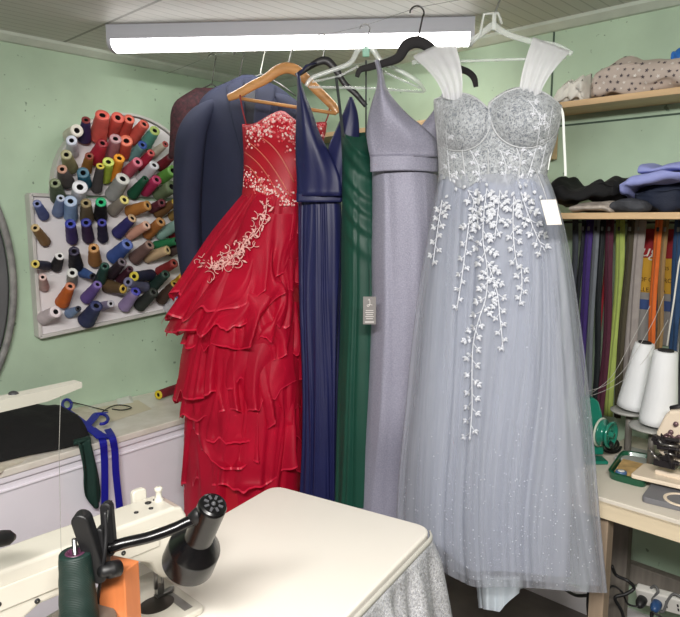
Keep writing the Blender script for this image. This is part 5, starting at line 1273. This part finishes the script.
# ------------------------------------------------------------------ long white cabinet bench along the left wall
BENW = mat('bench_white', (240, 236, 244), .42, var=.02, vscale=4)
BTOP = mat('bench_top', (220, 214, 202), .4, col2=(234, 229, 220), vscale=16)
b0, b1 = Vector((-2.085, -.6, 0)), Vector((-2.29, 2.02, 0))       # front edge line
fd = (b1 - b0).normalized(); fn_ = Vector((fd.y, -fd.x, 0))
if fn_.x < 0: fn_ = -fn_
bn = thing('white_cabinet', 'long low white cabinet under the thread rack with a pale worktop', 'cabinet', (-2.45, .7, 0))
def quadbox(off, z0, z1):
    return [b0 + fn_ * off, b1 + fn_ * off, Vector((XL + .003, b1.y, 0)), Vector((XL + .003, b0.y, 0))]
def qb(off, z0, z1, nm, m, bev=.002):
    MB().prism([Vector((p.x, p.y, z0)) for p in quadbox(off, z0, z1)], UP * (z1 - z0)).build(nm, m, bn, smooth=False, bevel=bev)
qb(-.02, 0.0, .655, 'body', BENW)
qb(0, .655, .680, 'worktop', BTOP, .004)
qb(-.008, .630, .655, 'top_moulding', BENW, .006)
qb(-.012, .598, .606, 'lower_moulding', BENW, .003)
WT = .6805
# marble-like cloth and paper lying on top
PAPR = mat('cream_cloth', (228, 220, 204), .7, col2=(204, 194, 174), vscale=22, bump=.2)
def sheet(corners, z, m, nm, label, cat, seed=0, amp=.004, th=.002, n=14, edge=0.0):
    rr_ = random.Random(seed); c = [on(2, x, y, z) for x, y in corners]; rings = []
    for i in range(n + 1):
        for_ = []
        for j_ in range(n + 1):
            s, t = i / n, j_ / n
            p = c[0] * (1 - s) * (1 - t) + c[1] * s * (1 - t) + c[2] * s * t + c[3] * (1 - s) * t
            e_ = min(s, 1 - s, t, 1 - t)
            w_ = noise.noise(Vector((p.x * 14, p.y * 14, seed)))
            jit = edge * noise.noise(Vector((p.x * 30, p.y * 30, seed + 9))) * (1 if e_ < .01 else 0)
            for_.append(Vector((p.x + jit, p.y + jit, z + .0005 + amp * (.6 + w_) * smooth(e_ * 5))))
        rings.append(for_)
    vs = [p for r in rings for p in r]; k = n + 1
    mb = MB(); mb.loft(rings, closed=False)
    lo = [[p - UP * min(th, p.z - z + .0001) for p in r] for r in rings]; mb.loft(lo, closed=False)
    o = mb.build(nm, m); return tag(o, label, cat)
sheet([(-12, 478), (108, 420), (84, 404), (-30, 440)], WT, PAPR, 'cream_cloth', 'crumpled cream cloth on the white cabinet under the black cloth', 'cloth', 3, .006, edge=.012)
sheet([(104, 424), (152, 409), (138, 400), (96, 408)], WT, mat('tissue_paper', (220, 210, 186), .6), 'pattern_paper', 'tan pattern paper on the white cabinet beside the blue ribbons', 'paper', 5, .003)
sheet([(118, 405), (134, 403), (131, 395), (116, 399)], WT + .001, mat('white_sheet', (226, 226, 220), .5), 'white_paper', 'white paper propped against the wall on the cabinet', 'paper', 6, .010)
# black cloth heap
def mound(rows, z, m, nm, label, cat, seed, hgt):
    """rows: (px, y_back, y_front) footprint in photo measure; domed to heights hgt(px)"""
    rings = []; n = 30
    for i in range(n + 1):
        x = lerp(rows[0][0], rows[-1][0], i / n); yb, yf = interp(rows, x); H_ = hgt(x); ring = []
        A, B = on(2, x, yb, z), on(2, x, yf, z); e = min(1, (min(i, n - i) + .2) / 3) ** .5
        for k in range(19):
            t = k / 18; p = A.lerp(B, t)
            h_ = H_ * e * (math.sin(PI * (t ** .8)) ** .6) * (1 + .18 * noise.noise(Vector((p.x * 9, p.y * 9, seed)))) + .007 * noise.noise(Vector((p.x * 26, p.y * 26, seed)))
            ring.append(Vector((p.x, p.y, z + max(.001, h_ if 0 < k < 18 else .001))))
        for k in range(18, -1, -1):
            ring.append(Vector((A.lerp(B, k / 18).x, A.lerp(B, k / 18).y, z + .0004)))
        rings.append(ring)
    return tag(MB().loft(rings, True, True, True).build(nm, m), label, cat)
BLC = mat('black_cloth_heap', (8, 8, 9), .9, var=.2, vscale=18, bump=.4, bscale=60)
mound([(-16, 432, 466), (0, 425, 462), (30, 417, 455), (60, 416, 449), (80, 428, 444), (89, 436, 441)], WT + .007, BLC, 'black_cloth', 'black cloth heaped on the white cabinet under the overhead arm', 'cloth', 2, lambda x: lerp(.105, .07, smooth(x / 80)) if x > 0 else .105)
# dark green cloth strip hanging over the edge
GRC = mat('bottle_green_cloth', (12, 48, 40), .75, var=.12, vscale=14, sheen=.3)
def edgept(px, py):   # point just clear of the cabinet front
    r = ray(px, py); q0 = b0 + fn_ * .014; t = (q0 - Vector((0, 0, EYE))).to_3d(); t.z = 0
    k = (q0.x * fn_.x + q0.y * fn_.y) / (r.x * fn_.x + r.y * fn_.y)
    return Vector((0, 0, EYE)) + r * k
rows = [(437, 74, 88), (445, 77, 89), (456, 79, 92), (470, 81, 96), (485, 81.5, 99), (496, 84, 100), (505, 92, 99)]
rings = []
for i in range(25):
    y = lerp(441, 505, i / 24); xl, xr = interp(rows, y)
    rings.append([edgept(lerp(xl, xr, s), y + 3 * math.sin(s * 5)) + fn_ * (.010 + .008 * math.sin(s * 9 + i * .12)) for s in [k / 10 for k in range(11)]])
gt = thing('green_cloth', 'bottle green cloth hanging over the cabinet edge beside the blue ribbons', 'cloth', rings[-1][5])
MB().loft(rings, closed=False).build('hanging_fold', GRC, gt, solid=.003)
top = [on(2, 72, 430, WT + .012), on(2, 80, 436, WT + .010), rings[0][5] + UP * .012, rings[0][5]]
MB().strip(spline(top, 5), Vector((fd * .065)), .004).build('flat_fold', GRC, gt)
# blue ribbons
BLR = mat('royal_ribbon', (22, 28, 150), .5, sheen=.2)
rb = thing('blue_ribbon', 'royal blue ribbon looped on the cabinet with two ends hanging down its front', 'ribbon', edgept(104, 500))
side = fd
zt_ = WT + .016
top_path = spline([on(2, 65, 410, zt_ + .03), on(2, 75, 417, zt_ + .03), on(2, 88, 427, zt_ + .02), on(2, 97, 434, zt_ + .012), on(2, 101, 438, zt_ + .006)], 5)
for nm, pts in (('ribbon_end', [(101, 441), (102.5, 455), (103, 475), (103, 495), (103, 516)]), ('ribbon_end', [(110.5, 438), (113, 450), (114, 470), (116, 490), (118, 508)])):
    pp = [edgept(x, y) + fn_ * .012 for x, y in pts]
    first = on(2, pts[0][0] - 3, pts[0][1] - 9, WT + .012)
    MB().strip(spline([first, pp[0] + UP * .004] + pp[1:], 5), fd * .028, .002).build(nm, BLR, rb, smooth=False)
MB().strip(top_path, [Vector((.016, .030, 0))] * len(top_path), .003).build('crossing_band', BLR, rb, smooth=False)
lp_ = [on(2, 67 + 4.5 * math.cos(a), 404.5 + 5 * math.sin(a), zt_ + .045) for a in [2 * PI * k / 18 for k in range(19)]]
MB().tube(lp_, .006, 8).build('ribbon_loop', BLR, rb)
MB().strip(spline([on(2, 84, 428, zt_ + .012), on(2, 92, 420, zt_ + .02), on(2, 98, 413, zt_ + .02), on(2, 104, 413, zt_ + .02)], 5), Vector((.018, .028, 0)), .003).build('crossing_band', BLR, rb, smooth=False)
l2 = [on(2, 101 + 7 * math.cos(a), 419 + 5 * math.sin(a), zt_ + .02) for a in [-2.2 + 3.9 * k / 18 for k in range(19)]]
MB().tube(l2, .0065, 8).build('ribbon_loop', BLR, rb)
MB().strip(spline([on(2, 92, 428, zt_), on(2, 101, 434, zt_), on(2, 111, 438, WT + .012)], 5), Vector((.012, .022, 0)), .003).build('crossing_band', BLR, rb, smooth=False)
# thin black cords
for lab, pts in (('thin black cord curling on the cabinet behind the blue ribbons', [(100, 414), (108, 408), (118, 405), (128, 406), (131, 408), (122, 410), (112, 409)]), ('thin green black cord slanting across the cabinet to the blue loop', [(68, 401), (80, 404), (96, 408), (108, 411)])):
    tag(MB().tube(spline([on(2, x, y, WT + .012 + (.02 if x < 90 else 0)) for x, y in pts], 6), .0025, 6).build('cord', RUB), lab, 'cord')
mb = MB(); r_ = random.Random(3)
sh = thing('small_clamp', 'small metal and dark clip on the cabinet behind the overhead arm', 'clip', on(2, 48, 409, WT))
MB().box(on(2, 48, 404, WT + .03), (.06, .03, .05), (fd, fn_, UP)).build('body', mat('clip_dark', (60, 48, 42), .4), sh, smooth=False, bevel=.006)
MB().tube([on(2, 38, 405, WT + .03), on(2, 60, 402, WT + .03)], .009, 10).build('metal_bar', METAL, sh)
# dark red spool lying at the end of the cabinet
S0, S1 = on(2, 184, 386, WT + .03), on(2, 158, 395, WT + .03)
S1.z = S0.z
cone(S0, S1, .022, .020, (112, 20, 34), (214, 190, 40), 'dark red thread spool with yellow rim lying on the cabinet by the red gown', 'loose spool', wind=2)
# big rounded grey panel leaning at the left edge
PAN = mat('panel_grey', (104, 106, 108), .5, var=.06, vscale=5); PRIM = mat('panel_rim', (112, 112, 112), .5, col2=(150, 150, 146), vscale=26)
pn = thing('oval_board', 'large grey rounded panel with a raised chipped rim at the left wall', 'panel', (XL + .03, .572, .69))
def oval(a, b, x): return [Vector((x, .572 + a * math.cos(t), 1.278 + b * math.sin(t))) for t in [2 * PI * k / 96 for k in range(96)]]
MB().loft([oval(.345, .555, XL + .004), oval(.345, .555, XL + .03), oval(.335, .545, XL + .036), oval(.20, .35, XL + .030), oval(.02, .03, XL + .028)], True, True, True).build('face', PAN, pn)
MB().loft([oval(.372, .582, XL + .004), oval(.372, .582, XL + .04), oval(.366, .576, XL + .046), oval(.352, .562, XL + .046), oval(.346, .556, XL + .038)], True).build('rim', PRIM, pn)
# ------------------------------------------------------------------ render look
w = bpy.data.worlds.new('world'); sc.world = w; w.use_nodes = True
w.node_tree.nodes['Background'].inputs[0].default_value = (.8, .9, 1, 1); w.node_tree.nodes['Background'].inputs[1].default_value = 0.05
sc.view_settings.view_transform = 'Standard'; sc.view_settings.look = 'None'; sc.view_settings.gamma = 1; sc.view_settings.use_curve_mapping = False
sc.view_settings.exposure = -0.26
